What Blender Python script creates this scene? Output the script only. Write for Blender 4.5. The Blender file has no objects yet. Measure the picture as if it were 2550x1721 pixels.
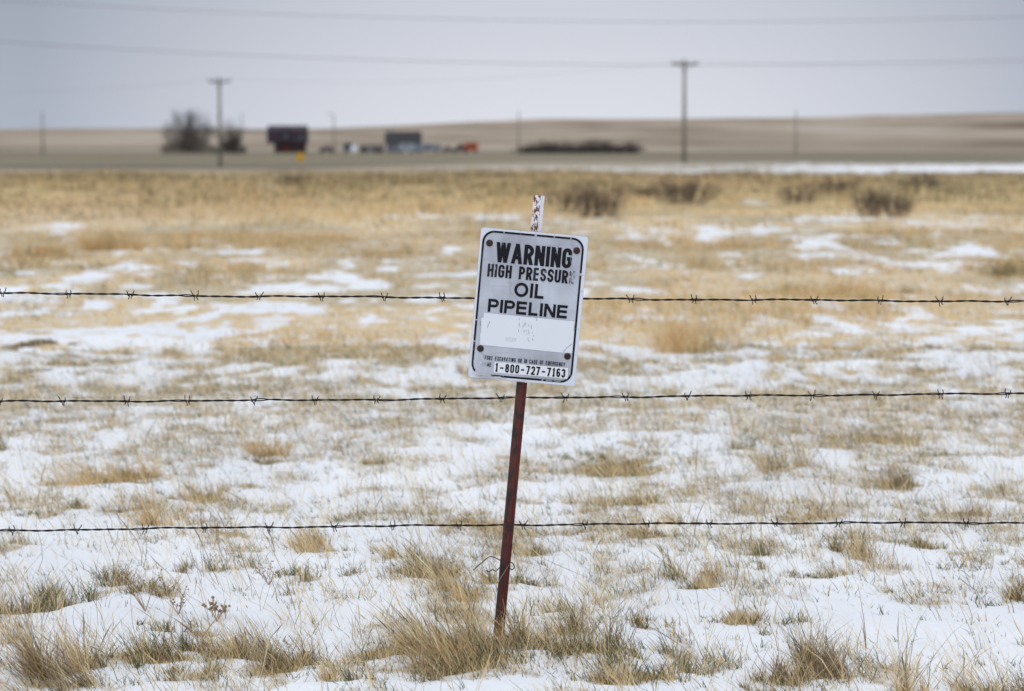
import bpy, math, random
import numpy as np
from mathutils import Vector, Matrix

rng = np.random.default_rng(7)
random.seed(7)
scene = bpy.context.scene
COL = scene.collection
R = math.radians

# ------------------------------------------------------------------ camera
W0, H0 = 2550.0, 1721.0
K = 2550.0 / 2323.0                       # my measuring scale -> photo pixels
LENS = 85.0
F = LENS / 36.0 * W0
CAM_H = 1.173
PITCH = math.atan((860.5 - 368.0) / F)
cp, sp = math.cos(PITCH), math.sin(PITCH)

cam_data = bpy.data.cameras.new("camera")
cam = bpy.data.objects.new("camera", cam_data)
COL.objects.link(cam)
cam.location = (0, 0, CAM_H)
cam.rotation_euler = (math.pi / 2 - PITCH, 0, 0)
cam_data.lens = LENS
cam_data.sensor_width = 36.0
cam_data.clip_start = 0.05
cam_data.clip_end = 40000
scene.camera = cam
cam_data.dof.use_dof = True
cam_data.dof.focus_distance = 5.78
cam_data.dof.aperture_fstop = 4.6
cam_data.dof.aperture_blades = 0


def ray(px, py):                          # photo pixels -> world direction (y component kept)
    a = (px - W0 / 2) / F
    b = (H0 / 2 - py) / F
    return Vector((a, cp + b * sp, -sp + b * cp))


def at_y(px, py, Y):                      # point on the upright plane y = Y
    d = ray(px, py)
    t = Y / d.y
    return Vector((d.x * t, Y, CAM_H + d.z * t))


def at_ground(px, py, z=0.0):
    d = ray(px, py)
    t = (z - CAM_H) / d.z
    return Vector((d.x * t, d.y * t, z))


def g(x, y, z=0.0):                       # from measuring scale
    return at_ground(x * K, y * K, z)


def to_px(X, Y, Z=0.0):                   # vectorised world -> measuring scale
    dz = Z - CAM_H
    depth = Y * cp - dz * sp
    v = Y * sp + dz * cp
    depth = np.maximum(depth, 1e-3)
    return (W0 / 2 + X / depth * F) / K, (H0 / 2 - v / depth * F) / K


# ------------------------------------------------------------------ noise
def _hash(ix, iy, seed):
    n = (ix.astype(np.int64) * 374761393 + iy.astype(np.int64) * 668265263 + seed * 974634777) & 0xFFFFFFFF
    n = ((n ^ (n >> 13)) * 1274126177) & 0xFFFFFFFF
    return ((n ^ (n >> 16)) & 0xFFFF) / 65535.0


def vnoise(x, y, seed=0):
    x = np.asarray(x, float); y = np.asarray(y, float)
    ix = np.floor(x); iy = np.floor(y)
    fx = x - ix; fy = y - iy
    fx = fx * fx * (3 - 2 * fx); fy = fy * fy * (3 - 2 * fy)
    a = _hash(ix, iy, seed); b = _hash(ix + 1, iy, seed)
    c = _hash(ix, iy + 1, seed); d = _hash(ix + 1, iy + 1, seed)
    return (a * (1 - fx) + b * fx) * (1 - fy) + (c * (1 - fx) + d * fx) * fy


def fbm(x, y, seed=0, octs=3):
    s = 0; a = 0.5; t = 0
    for o in range(octs):
        ca, sa = math.cos(0.6 * o), math.sin(0.6 * o)
        s = s + a * vnoise((x * ca - y * sa) * 2 ** o, (x * sa + y * ca) * 2 ** o, seed + o * 13)
        t += a; a *= 0.55
    return s / t


def ss(a, b, x):
    t = np.clip((x - a) / (b - a), 0, 1)
    return t * t * (3 - 2 * t)


# ------------------------------------------------------------------ object helpers
def tag(o, label=None, cat=None, group=None, kind=None):
    if label: o["label"] = label
    if cat: o["category"] = cat
    if group: o["group"] = group
    if kind: o["kind"] = kind
    return o


def empty(name, loc, label, cat, group=None):
    o = bpy.data.objects.new(name, None)
    o.empty_display_size = 0.1
    o.location = loc
    COL.objects.link(o)
    return tag(o, label, cat, group)


class MB:
    def __init__(self):
        self.v = []; self.f = []; self.m = []

    def quad_strip(self, rings, closed=True, mat=0, cap=True):
        n = len(rings[0]); b = len(self.v)
        for r in rings: self.v += [tuple(p) for p in r]
        for i in range(len(rings) - 1):
            for j in range(n if closed else n - 1):
                k = (j + 1) % n
                self.f.append((b + i * n + j, b + i * n + k, b + (i + 1) * n + k, b + (i + 1) * n + j))
                self.m.append(mat)
        if cap and closed:
            self.f.append(tuple(b + j for j in reversed(range(n)))); self.m.append(mat)
            e = b + (len(rings) - 1) * n
            self.f.append(tuple(e + j for j in range(n))); self.m.append(mat)

    def box(self, x0, y0, z0, x1, y1, z1, mat=0, M=None):
        ps = [Vector(p) for p in ((x0, y0, z0), (x1, y0, z0), (x1, y1, z0), (x0, y1, z0),
                                  (x0, y0, z1), (x1, y0, z1), (x1, y1, z1), (x0, y1, z1))]
        if M is not None: ps = [M @ p for p in ps]
        b = len(self.v); self.v += [tuple(p) for p in ps]
        for f in ((0, 3, 2, 1), (4, 5, 6, 7), (0, 1, 5, 4), (1, 2, 6, 5), (2, 3, 7, 6), (3, 0, 4, 7)):
            self.f.append(tuple(b + i for i in f)); self.m.append(mat)

    def tube(self, pts, rad, n=6, mat=0, cap=True):
        pts = [Vector(p) for p in pts]
        if not hasattr(rad, "__len__"): rad = [rad] * len(pts)
        rings = []; up = Vector((0.13, 0.31, 0.94))
        for i, p in enumerate(pts):
            t = (pts[min(i + 1, len(pts) - 1)] - pts[max(i - 1, 0)]).normalized()
            a = t.cross(up)
            if a.length < 1e-3: a = t.cross(Vector((1, 0, 0)))
            a.normalize(); b = t.cross(a).normalized()
            rings.append([p + (a * math.cos(q) + b * math.sin(q)) * rad[i]
                          for q in (2 * math.pi * k / n for k in range(n))])
        self.quad_strip(rings, True, mat, cap)

    def prism(self, poly, axis_a, axis_b, normal, o, thick, mat=0):   # poly in 2-D, extruded along normal
        n = len(poly); b = len(self.v)
        for s in (0, 1):
            for (u, v) in poly:
                self.v.append(tuple(o + axis_a * u + axis_b * v + normal * (thick * s)))
        self.f.append(tuple(b + j for j in reversed(range(n)))); self.m.append(mat)
        self.f.append(tuple(b + n + j for j in range(n))); self.m.append(mat)
        for j in range(n):
            k = (j + 1) % n
            self.f.append((b + j, b + k, b + n + k, b + n + j)); self.m.append(mat)

    def build(self, name, mats, parent=None, origin=None, smooth=False):
        me = bpy.data.meshes.new(name)
        if origin is None: origin = parent.location if parent is not None else Vector((0, 0, 0))
        origin = Vector(origin)
        me.from_pydata([(a - origin.x, b - origin.y, c - origin.z) for a, b, c in self.v], [], self.f)
        if not isinstance(mats, (list, tuple)): mats = [mats]
        for m in mats: me.materials.append(m)
        me.polygons.foreach_set("material_index", self.m)
        me.polygons.foreach_set("use_smooth", [smooth] * len(self.f))
        me.update()
        o = bpy.data.objects.new(name, me)
        COL.objects.link(o)
        if parent is not None: o.parent = parent
        else: o.location = origin
        return o


# ------------------------------------------------------------------ materials
def new_mat(name):
    m = bpy.data.materials.new(name); m.use_nodes = True
    nt = m.node_tree
    return m, nt, nt.nodes["Principled BSDF"]


def N(nt, typ, **kw):
    n = nt.nodes.new(typ)
    for k, v in kw.items():
        if k == "inp":
            for a, b in v.items(): n.inputs[a].default_value = b
        else: setattr(n, k, v)
    return n


def simple(name, col, rough=0.8, var=0.25, scale=3.0, metal=0.0, spec=0.3):
    m, nt, p = new_mat(name)
    tc = N(nt, "ShaderNodeTexCoord")
    no = N(nt, "ShaderNodeTexNoise", inp={"Scale": scale, "Detail": 4.0})
    nt.links.new(tc.outputs["Object"], no.inputs["Vector"])
    mx = N(nt, "ShaderNodeMix", data_type="RGBA")
    mx.inputs[6].default_value = (*[c * (1 - var) for c in col], 1)
    mx.inputs[7].default_value = (*[min(1, c * (1 + var)) for c in col], 1)
    nt.links.new(no.outputs["Fac"], mx.inputs[0])
    nt.links.new(mx.outputs[2], p.inputs["Base Color"])
    p.inputs["Roughness"].default_value = rough
    p.inputs["Metallic"].default_value = metal
    p.inputs["Specular IOR Level"].default_value = spec
    return m


def ramp(nt, stops, interp="LINEAR"):
    r = N(nt, "ShaderNodeValToRGB")
    cr = r.color_ramp; cr.interpolation = interp
    while len(cr.elements) > 1: cr.elements.remove(cr.elements[-1])
    for i, (p, c) in enumerate(stops):
        e = cr.elements[0] if i == 0 else cr.elements.new(p)
        e.position = p
        e.color = (*c, 1) if hasattr(c, "__len__") else (c, c, c, 1)
    return r


# ground: snow over dry prairie
def ground_material():
    m, nt, p = new_mat("snowy_prairie")
    L = nt.links.new
    geo = N(nt, "ShaderNodeNewGeometry")
    lit = N(nt, "ShaderNodeAttribute", attribute_name="litter")
    vcol = N(nt, "ShaderNodeAttribute", attribute_name="veg")
    n1 = N(nt, "ShaderNodeTexNoise", inp={"Scale": 9.0, "Detail": 6.0, "Roughness": 0.65})
    n2 = N(nt, "ShaderNodeTexNoise", inp={"Scale": 55.0, "Detail": 4.0, "Roughness": 0.7})
    n3 = N(nt, "ShaderNodeTexNoise", inp={"Scale": 1.3, "Detail": 5.0})
    mp = N(nt, "ShaderNodeMapping"); mp.inputs["Scale"].default_value = (1.0, 0.6, 1.0)
    L(geo.outputs["Position"], mp.inputs["Vector"])
    for n in (n1, n2, n3): L(mp.outputs["Vector"], n.inputs["Vector"])
    a = N(nt, "ShaderNodeMath", operation="MULTIPLY_ADD"); a.inputs[1].default_value = 1.2; a.inputs[2].default_value = -0.60
    L(n1.outputs["Fac"], a.inputs[0])
    b = N(nt, "ShaderNodeMath", operation="MULTIPLY_ADD"); b.inputs[1].default_value = 0.5
    L(n2.outputs["Fac"], b.inputs[0]); L(a.outputs[0], b.inputs[2])
    c = N(nt, "ShaderNodeMath", operation="ADD"); L(b.outputs[0], c.inputs[0]); L(lit.outputs["Fac"], c.inputs[1])
    d = N(nt, "ShaderNodeMapRange", interpolation_type="SMOOTHSTEP")
    d.inputs["From Min"].default_value = 0.52; d.inputs["From Max"].default_value = 0.98
    L(c.outputs[0], d.inputs["Value"])
    # vegetation tone variation
    vr = ramp(nt, [(0.25, 0.62), (0.5, 0.95), (0.75, 1.3)]); L(n1.outputs["Fac"], vr.inputs[0])
    vm = N(nt, "ShaderNodeMix", data_type="RGBA", blend_type="MULTIPLY"); vm.inputs[0].default_value = 1.0
    L(vcol.outputs["Color"], vm.inputs[6]); L(vr.outputs[0], vm.inputs[7])
    sn = ramp(nt, [(0.3, (0.74, 0.755, 0.785)), (0.7, (0.87, 0.88, 0.895))]); L(n3.outputs["Fac"], sn.inputs[0])
    mx = N(nt, "ShaderNodeMix", data_type="RGBA")
    L(d.outputs[0], mx.inputs[0]); L(sn.outputs[0], mx.inputs[6]); L(vm.outputs[2], mx.inputs[7])
    L(mx.outputs[2], p.inputs["Base Color"])
    p.inputs["Roughness"].default_value = 0.95
    p.inputs["Specular IOR Level"].default_value = 0.1
    bp = N(nt, "ShaderNodeBump"); bp.inputs["Strength"].default_value = 0.5; bp.inputs["Distance"].default_value = 0.02
    L(b.outputs[0], bp.inputs["Height"]); L(bp.outputs[0], p.inputs["Normal"])
    return m


def blade_material(name, trans=0.35):
    m, nt, p = new_mat(name)
    L = nt.links.new
    at = N(nt, "ShaderNodeAttribute", attribute_name="tint")
    L(at.outputs["Color"], p.inputs["Base Color"])
    p.inputs["Roughness"].default_value = 0.75
    p.inputs["Specular IOR Level"].default_value = 0.2
    tr = N(nt, "ShaderNodeBsdfTranslucent"); L(at.outputs["Color"], tr.inputs["Color"])
    mx = N(nt, "ShaderNodeMixShader"); mx.inputs[0].default_value = trans
    L(p.outputs[0], mx.inputs[1]); L(tr.outputs[0], mx.inputs[2])
    L(mx.outputs[0], nt.nodes["Material Output"].inputs["Surface"])
    return m


M_ground = ground_material()
M_blade = blade_material("dry_grass_blades")

# ------------------------------------------------------------------ where snow lies and where grass shows
# (x, y, rx, ry, amount) on the photograph's ground, measuring scale; read once to place cover on the ground
BL = [
    # snow
    (145, 520, 38, 9, -1.3), (610, 428, 30, 8, -1.3), (1715, 457, 36, 8, -1.2), (1895, 497, 58, 8, -1.2), (1120, 493, 95, 7, -1.2),
    (2215, 575, 82, 24, -1.4), (2080, 603, 120, 12, -1.3), (1850, 552, 70, 16, -1.1), (1620, 535, 140, 14, -.8), (2085, 572, 45, 12, -1.2),
    (300, 598, 28, 12, -.9), (190, 630, 70, 14, -.9), (1040, 575, 45, 9, -.9), (870, 560, 50, 8, -.9), (1990, 585, 60, 10, -.6),
    (350, 820, 330, 48, -.7), (200, 765, 120, 25, -.6), (520, 740, 120, 30, -.4), (2200, 822, 170, 26, -1.0), (2230, 750, 90, 30, -.8), (2050, 700, 60, 14, -.8), (940, 488, 60, 6, -.6), (1950, 760, 150, 40, -.4),
    (1980, 1405, 330, 75, -1.2), (300, 1430, 150, 55, -.5), (700, 1045, 90, 25, -.9), (860, 1120, 150, 40, -.5), (1240, 985, 90, 20, -.7),
    (2090, 1030, 70, 16, -.9), (60, 1095, 100, 26, -.7), (600, 1350, 130, 34, -.9), (1280, 1215, 120, 22, -.7), (200, 1270, 190, 28, -.6),
    (1250, 1565, 420, 20, -.6), (980, 1235, 90, 20, -.6), (1630, 880, 80, 22, -.6), (1900, 1000, 60, 14, -.6), (700, 660, 60, 8, -.7), (450, 960, 90, 20, -.4),
    (1560, 1010, 150, 22, -.4), (40, 820, 90, 22, -.4),
    # grass
    (250, 540, 45, 26, .9), (85, 565, 45, 24, .9), (350, 470, 400, 35, .6), (1555, 775, 65, 40, 1.0), (1900, 930, 280, 40, .45), (1400, 1100, 230, 35, .35),
    (1900, 650, 330, 22, .6), (1000, 440, 900, 28, .6), (2280, 600, 60, 50, .7), (700, 770, 130, 20, .5), (1120, 640, 150, 20, .4), (1850, 1100, 260, 28, .4),
    (700, 900, 500, 18, .35), (1700, 1165, 240, 30, .3), (800, 530, 300, 24, .4), (1500, 640, 200, 26, .4), (1000, 935, 380, 18, .3),
]


def base_cover(py):
    ys = [330, 372, 378, 392, 402, 430, 480, 540, 600, 640, 700, 760, 860, 920, 1000, 1100, 1200, 1400, 1568, 1800]
    cs = [.99, .99, .96, .97, .97, .99, .98, .94, .88, .83, .77, .70, .62, .70, .66, .62, .56, .54, .58, .58]
    return np.interp(py, ys, cs)


def cover(X, Y):
    px, py = to_px(X, Y)
    c = base_cover(py)
    for (bx, by, rx, ry, am) in BL:
        q = ((px - bx) / rx) ** 2 + ((py - by) / ry) ** 2
        c = c + am * 0.46 * np.exp(-q * 1.1)
    # snow-filled ditch far off, towards the right
    dx = ss(1560, 1950, px) * (.75 + .5 * fbm(X / 3, Y / 8, 97, 2))
    c = c - 0.95 * dx * np.exp(-((py - 383.5) / 8) ** 2) - 0.16 * ss(900, 1500, px) * (1 - dx) * np.exp(-((py - 384) / 6) ** 2)
    d = np.hypot(X, Y)
    far = ss(12, 40, d)
    mid_ = ss(10, 22, d)
    na = fbm(X / 0.15, Y / 0.24, 3, 3) * (1 - mid_) + fbm(X / 0.24, Y / 0.62, 4, 3) * mid_
    nb = fbm(X / 0.8, Y / 1.5, 21, 3)
    nc = fbm(X / 5, Y / 10, 41, 3)
    n = 0.5 + (na - .5) * 0.88 + (nb - .5) * 0.36 + (nc - .5) * 0.35 * far
    return c, n


def patch(X, Y):                          # 0 snow .. 1 vegetation
    c, n = cover(X, Y)
    c = np.clip(c, 0, 1)
    thr = 0.5 + (0.5 - c) * 0.40
    v = ss(-0.05, 0.06, n - thr)
    v = np.maximum(v, ss(0.92, 1.0, c))
    return v * ss(0.02, 0.12, c)


def far_dark(X, Y):                       # the brown bank on the left
    px, py = to_px(X, Y)
    q = ((px - 60) / 210) ** 2 + ((py - 778 - (px - 60) * 0.12) / 34) ** 2
    return np.exp(-q * 1.4)


def height(X, Y):
    X = np.asarray(X, float); Y = np.asarray(Y, float)
    d = np.hypot(X, Y)
    front = np.where(Y > 0, 1.0, 0.3)
    near = 1 - ss(20, 90, d)
    z = (fbm(X / 0.9, Y / 1.1, 5, 3) - 0.5) * 0.075 * near
    z = z + (fbm(X / 0.20, Y / 0.22, 9, 4) - 0.5) * 0.040 * (1 - ss(9, 25, d))
    z = z + (fbm(X / 0.07, Y / 0.08, 19, 2) - 0.5) * 0.010 * (1 - ss(7, 13, d))
    z = z + (fbm(X / 14, Y / 18, 15, 2) - 0.5) * 0.16 * ss(25, 60, d)
    z = z - 0.30 * ss(160, 600, d)
    left = 1 - ss(-0.10, 0.02, X / np.maximum(np.abs(Y), 1))
    z = z - 0.5 * left * np.exp(-((d - 215) / 70) ** 2)
    return z * 1.0 + 0 * front


def hz(x, y):
    return float(height(np.array([x]), np.array([y]))[0])


# ------------------------------------------------------------------ tufts read off the photograph
# x, y(base), half width, height, kind, density, lean   kinds: s straw, o orange straw, b brown, g green, m mixed, t thin tall
T = [
    (147, 1523, 42, 185, "s", 1.5, .35), (95, 1550, 80, 130, "b", 1.8, .75), (190, 1515, 35, 90, "m", 1.0, .2),
    (22, 1388, 42, 105, "m", 1.4, .1), (76, 1378, 48, 85, "m", 1.2, .1), (150, 1366, 60, 70, "m", 1.2, .1), (200, 1350, 40, 60, "g", .8, .2),
    (278, 1328, 40, 50, "b", 1.3, .1), (272, 1330, 40, 28, "g", .8, .1), (364, 1352, 52, 45, "g", 1.1, .1), (551, 1290, 56, 48, "m", 1.2, .1),
    (425, 1300, 32, 28, "b", .9, .1), (712, 1318, 62, 42, "m", 1.0, .0), (660, 1300, 22, 22, "g", .8, .0), (723, 1244, 62, 76, "s", 1.5, .5), (700, 1250, 40, 40, "s", .8, .6),
    (240, 1084, 85, 62, "o", 1.3, .45), (325, 1072, 40, 62, "o", 1.1, .3), (607, 1022, 42, 46, "o", 1.3, .1), (600, 1040, 30, 25, "b", .9, 0),
    (390, 1123, 26, 24, "b", 1.0, .1), (480, 1113, 55, 38, "s", 1.0, .1), (500, 1114, 46, 14, "g", .7, 0), (845, 1042, 26, 26, "m", 1.0, 0),
    (172, 1138, 26, 22, "m", .9, 0), (56, 1158, 22, 18, "g", .8, 0), (101, 1166, 28, 18, "g", .8, 0), (268, 1158, 28, 18, "g", 1.0, 0),
    (314, 1494, 70, 66, "m", 1.1, .2), (375, 1500, 60, 70, "b", 1.2, .2), (546, 1487, 70, 95, "s", 1.5, .45), (560, 1490, 60, 55, "b", 1.2, .3),
    (430, 1533, 60, 50, "m", .9, .1), (632, 1522, 62, 62, "m", 1.1, .2), (700, 1500, 60, 60, "b", .9, .3), (784, 1555, 42, 62, "s", 1.2, .3), (374, 1426, 56, 36, "g", 1.0, 0),
    (460, 1440, 60, 46, "b", .6, .3), (738, 1428, 34, 90, "t", 1.0, .3), (900, 1420, 36, 40, "t", .9, .3), (640, 1425, 60, 120, "t", .5, .3),
    (1085, 1462, 55, 165, "s", 1.1, .42), (1020, 1485, 85, 130, "s", 1.2, .6), (1165, 1468, 55, 110, "s", 1.2, .1), (1120, 1486, 60, 62, "s", 1.2, .3), (1060, 1400, 60, 110, "t", .9, .5), (1090, 1496, 70, 45, "m", .7, .3), (1000, 1512, 60, 130, "s", 1.2, .6),
    (1040, 1520, 62, 50, "g", 1.0, .2), (1090, 1510, 80, 70, "m", 1.1, .4), (1010, 1530, 50, 40, "b", .9, .2),
    (860, 1480, 62, 14, "g", 1.0, 0), (961, 1478, 34, 36, "g", 1.0, 0), (940, 1470, 50, 30, "m", .8, 0),
    (951, 1305, 56, 74, "s", 1.4, .6), (990, 1312, 50, 46, "b", 1.1, .4), (900, 1262, 50, 60, "s", .9, .6), (1052, 1362, 60, 95, "s", 1.0, .6), (1105, 1330, 40, 60, "s", .8, .5), (1052, 1169, 42, 20, "g", .9, 0),
    (1313, 1478, 90, 95, "b", 1.3, .1), (1260, 1465, 60, 80, "s", 1.0, .2), (1350, 1480, 60, 40, "g", .7, .1), (1212, 1331, 36, 44, "m", 1.1, .1), (1207, 1247, 52, 30, "m", 1.0, .1),
    (1465, 1209, 34, 46, "s", 1.1, .1), (1475, 1212, 44, 20, "g", .8, 0), (1445, 1138, 72, 42, "s", 1.1, .2), (1713, 1257, 32, 36, "m", 1.0, .1), (1951, 1262, 58, 78, "s", 1.4, .1),
    (1592, 1325, 60, 76, "s", 1.2, .4), (1698, 1285, 40, 28, "m", .9, .1), (1789, 1290, 42, 15, "g", .9, 0), (1860, 1293, 36, 16, "g", .9, 0),
    (2204, 1280, 62, 22, "g", .9, 0), (2305, 1342, 40, 62, "b", 1.5, .2), (2224, 1356, 55, 20, "g", 1.0, 0), (2098, 1229, 42, 20, "g", .9, 0),
    (1475, 1412, 46, 46, "m", 1.2, .1), (1657, 1401, 52, 30, "m", 1.0, .1), (1749, 1412, 56, 34, "g", 1.0, 0), (1740, 1405, 60, 44, "s", .6, .2), (1293, 1376, 80, 58, "t", .9, .3),
    (1789, 1520, 60, 72, "b", 1.8, .1), (1880, 1514, 62, 105, "b", 1.5, .05), (1860, 1505, 50, 80, "s", .9, .1), (2062, 1546, 24, 150, "s", .9, .15), (1991, 1533, 60, 90, "t", .7, .3),
    (2275, 1555, 75, 210, "t", 1.4, .6), (2240, 1550, 60, 60, "m", 1.1, .2), (2310, 1550, 50, 90, "b", 1.0, .3), (1617, 1503, 62, 60, "m", 1.2, .1), (1495, 1524, 80, 70, "m", 1.3, .1), (1404, 1545, 52, 62, "s", 1.1, .3),
    (1718, 1556, 30, 30, "b", 1.3, .1), (1212, 1545, 50, 50, "t", .7, .2), (1320, 1550, 50, 40, "m", .7, .2), (2160, 1552, 70, 80, "t", .6, .4), (1560, 1475, 60, 60, "m", .9, .3),
    (1683, 1027, 32, 36, "g", 1.0, 0), (1769, 1072, 52, 80, "s", 1.2, .2), (2037, 1098, 62, 52, "b", 1.0, .1), (1328, 1037, 52, 20, "g", 1.0, 0), (1415, 1057, 110, 20, "m", 1.0, 0),
    (2108, 1042, 26, 20, "g", 1.0, 0), (1555, 795, 52, 88, "o", 2.0, .1), (8, 1020, 16, 62, "o", 1.1, .1), (2000, 1000, 90, 40, "s", .9, .1), (1540, 1182, 70, 30, "s", .8, .1), (1130, 1180, 120, 30, "s", .5, .1),
    (252, 570, 40, 62, "o", 2.2, 0), (85, 585, 42, 60, "o", 2.2, 0), (2300, 622, 40, 50, "m", .8, 0), (1900, 668, 120, 30, "o", 1.2, 0), (1290, 1270, 90, 30, "t", .5, .1), (1800, 1180, 100, 40, "s", .7, .1), (2200, 1160, 60, 40, "b", .6, .1),
    (120, 1250, 60, 60, "t", .6, .3), (300, 1240, 80, 60, "t", .7, .2), (390, 1190, 60, 70, "o", .8, .2), (20, 1250, 50, 60, "t", .6, .2), (520, 1215, 50, 12, "g", .7, 0), (200, 1500, 60, 140, "t", .6, .3), (480, 1380, 60, 90, "t", .5, .3), (1000, 1440, 90, 90, "t", .6, .4),
    (1180, 1420, 60, 80, "t", .6, .2), (1640, 1460, 80, 60, "t", .7, .2), (2050, 1470, 150, 60, "t", .35, .3), (1800, 1440, 80, 50, "t", .4, .3), (860, 1390, 80, 60, "t", .45, .3), (850, 1530, 60, 40, "t", .6, .2), (950, 1550, 60, 40, "m", .6, .1),
]
PAL = {
    "straw": (0.76, 0.57, 0.31), "pale": (0.84, 0.70, 0.46), "orange": (0.69, 0.45, 0.21),
    "brown": (0.23, 0.15, 0.085), "grey": (0.36, 0.30, 0.22), "olive": (0.165, 0.16, 0.07), "green": (0.085, 0.125, 0.06),
}
MIX = {
    "s": [("straw", 5), ("pale", 3), ("brown", 1.6), ("orange", .7), ("grey", .8), ("olive", .6)], "o": [("straw", 3), ("orange", 4), ("pale", 2)],
    "b": [("brown", 4), ("grey", 3), ("straw", 2.5), ("olive", 1)], "g": [("olive", 4), ("green", 5), ("straw", 2)],
    "m": [("straw", 2.6), ("brown", 2), ("olive", 3), ("green", 3), ("grey", 1.5), ("pale", 1)], "t": [("straw", 4), ("pale", 2), ("brown", 1.5), ("grey", 1)],
}


class Blades:
    """collects grass blades; every row: x y z  height width  ax ay (lean vector)  bend  r g b  head"""
    def __init__(self): self.rows = []

    def tuft(self, x, y, rad, h, kind, n, lean=0.0, wide=1.0, spread=0.55, hvar=0.45):
        n = int(n)
        if n < 1: return
        r = np.abs(rng.normal(0, .62, n)) * rad
        a = rng.random(n) * 2 * math.pi
        ox = r * np.cos(a); oy = r * np.sin(a) * 0.8
        X = x + ox; Y = y + oy
        Z = np.zeros(n)
        if kind == "g":
            hh = h * (0.45 + 0.75 * rng.random(n)); wd = 0.0026
        elif kind == "t":
            hh = h * (0.35 + 0.95 * rng.random(n) ** 1.2); wd = 0.0017
        else:
            hh = h * (1 - hvar + hvar * 1.5 * rng.random(n) ** 1.5); wd = 0.0019
            q = rng.random(n)
            hh = np.where(q < 0.5, hh * (.25 + .5 * rng.random(n)), hh)
            hh = np.where(q > 0.95, hh * 1.35, hh)
        wd = wd * (0.7 + 0.6 * rng.random(n)) * wide
        # fan out from the centre of the tuft + the lean given by the wind
        lx = ox / max(rad, 1e-3) * spread + rng.normal(0, 0.22, n) - lean
        ly = oy / max(rad, 1e-3) * spread + rng.normal(0, 0.22, n) - lean * 0.1
        fl = rng.random(n) < 0.10
        lx = np.where(fl, lx * 1.5 + rng.normal(0, 1.2, n), lx); ly = np.where(fl, ly + rng.normal(0, .9, n), ly)
        bend = rng.normal(0.15, 0.25, n) * (0.6 if kind != "g" else 1.2)
        names = [k for k, _ in MIX[kind]]; ws = np.array([w for _, w in MIX[kind]], float); ws /= ws.sum()
        idx = rng.choice(len(names), n, p=ws)
        c = np.array([PAL[k] for k in names])[idx] * (0.75 + 0.5 * rng.random((n, 1)))
        head = (rng.random(n) < (0.16 if kind in "sto" else 0.0)) & (hh > 0.06)
        self.rows.append(np.column_stack([X, Y, Z, hh, wd, lx, ly, bend, np.clip(c, 0, 0.88), head]))

    def build(self, name, seg, label, cat=None, kind="stuff"):
        A = np.concatenate(self.rows); n = len(A)
        A[:, 2] = height(A[:, 0], A[:, 1]) - 0.008
        P0 = A[:, 0:3]; h = A[:, 3]; w = A[:, 4]; lx = A[:, 5]; ly = A[:, 6]; bend = A[:, 7]; col = A[:, 8:11]; head = A[:, 11]
        ang = rng.random(n) * math.pi
        # face mostly across the view so thin blades keep their width from any near position
        wx = np.cos((ang - math.pi / 2) * 0.75); wy = np.sin((ang - math.pi / 2) * 0.75)
        ln = np.sqrt(1 + lx ** 2 + ly ** 2)
        kink = rng.normal(0, 0.05, (n, 2))
        verts = np.empty((n, seg + 1, 2, 3)); cols = np.ones((n, seg + 1, 2, 4))
        for i in range(seg + 1):
            t = i / seg
            tt = t ** 1.15
            px = P0[:, 0] + h / ln * (lx * tt + np.sign(lx + 1e-6) * bend * tt ** 2.2 + kink[:, 0] * math.sin(t * 5))
            py = P0[:, 1] + h / ln * (ly * tt + kink[:, 1] * math.sin(t * 4))
            pz = P0[:, 2] + h / ln * (t - 0.22 * np.abs(bend) * t ** 3) * 1.0
            ww = w * (1.0 - 0.78 * t ** 1.4)
            ww = np.where((head > 0) & (t > 0.70) & (t < 0.99), w * 1.9, ww)
            verts[:, i, 0] = np.column_stack([px - wx * ww / 2, py - wy * ww / 2, pz])
            verts[:, i, 1] = np.column_stack([px + wx * ww / 2, py + wy * ww / 2, pz])
            cols[:, i, :, :3] = col[:, None, :]
        V = verts.reshape(-1, 3)
        b = (np.arange(n) * (seg + 1) * 2)[:, None, None]
        q = (np.arange(seg) * 2)[None, :, None] + np.array([0, 1, 3, 2])[None, None, :]
        Fq = (b + q).reshape(-1, 4)
        me = bpy.data.meshes.new(name)
        me.vertices.add(len(V)); me.vertices.foreach_set("co", V.ravel().astype(np.float32))
        me.loops.add(Fq.size); me.loops.foreach_set("vertex_index", Fq.ravel().astype(np.int32))
        me.polygons.add(len(Fq))
        me.polygons.foreach_set("loop_start", (np.arange(len(Fq)) * 4).astype(np.int32))
        me.polygons.foreach_set("loop_total", np.full(len(Fq), 4, np.int32))
        me.update(calc_edges=True)
        at = me.attributes.new("tint", "FLOAT_COLOR", "POINT")
        at.data.foreach_set("color", cols.reshape(-1).astype(np.float32))
        me.materials.append(M_blade)
        o = bpy.data.objects.new(name, me); COL.objects.link(o)
        return tag(o, label, cat, None, kind)


TW = []                                    # tufts in the world
for (x, y, hw, h, kind, den, lean) in T:
    p = g(x, y)
    s = p.y / F * K                        # metres per measuring pixel
    TW.append((p.x, p.y, hw * s, h * s, kind, den, lean))

STRONG = {0, 1, 3, 16 - 2, 16, 18, 46, 57}

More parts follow.
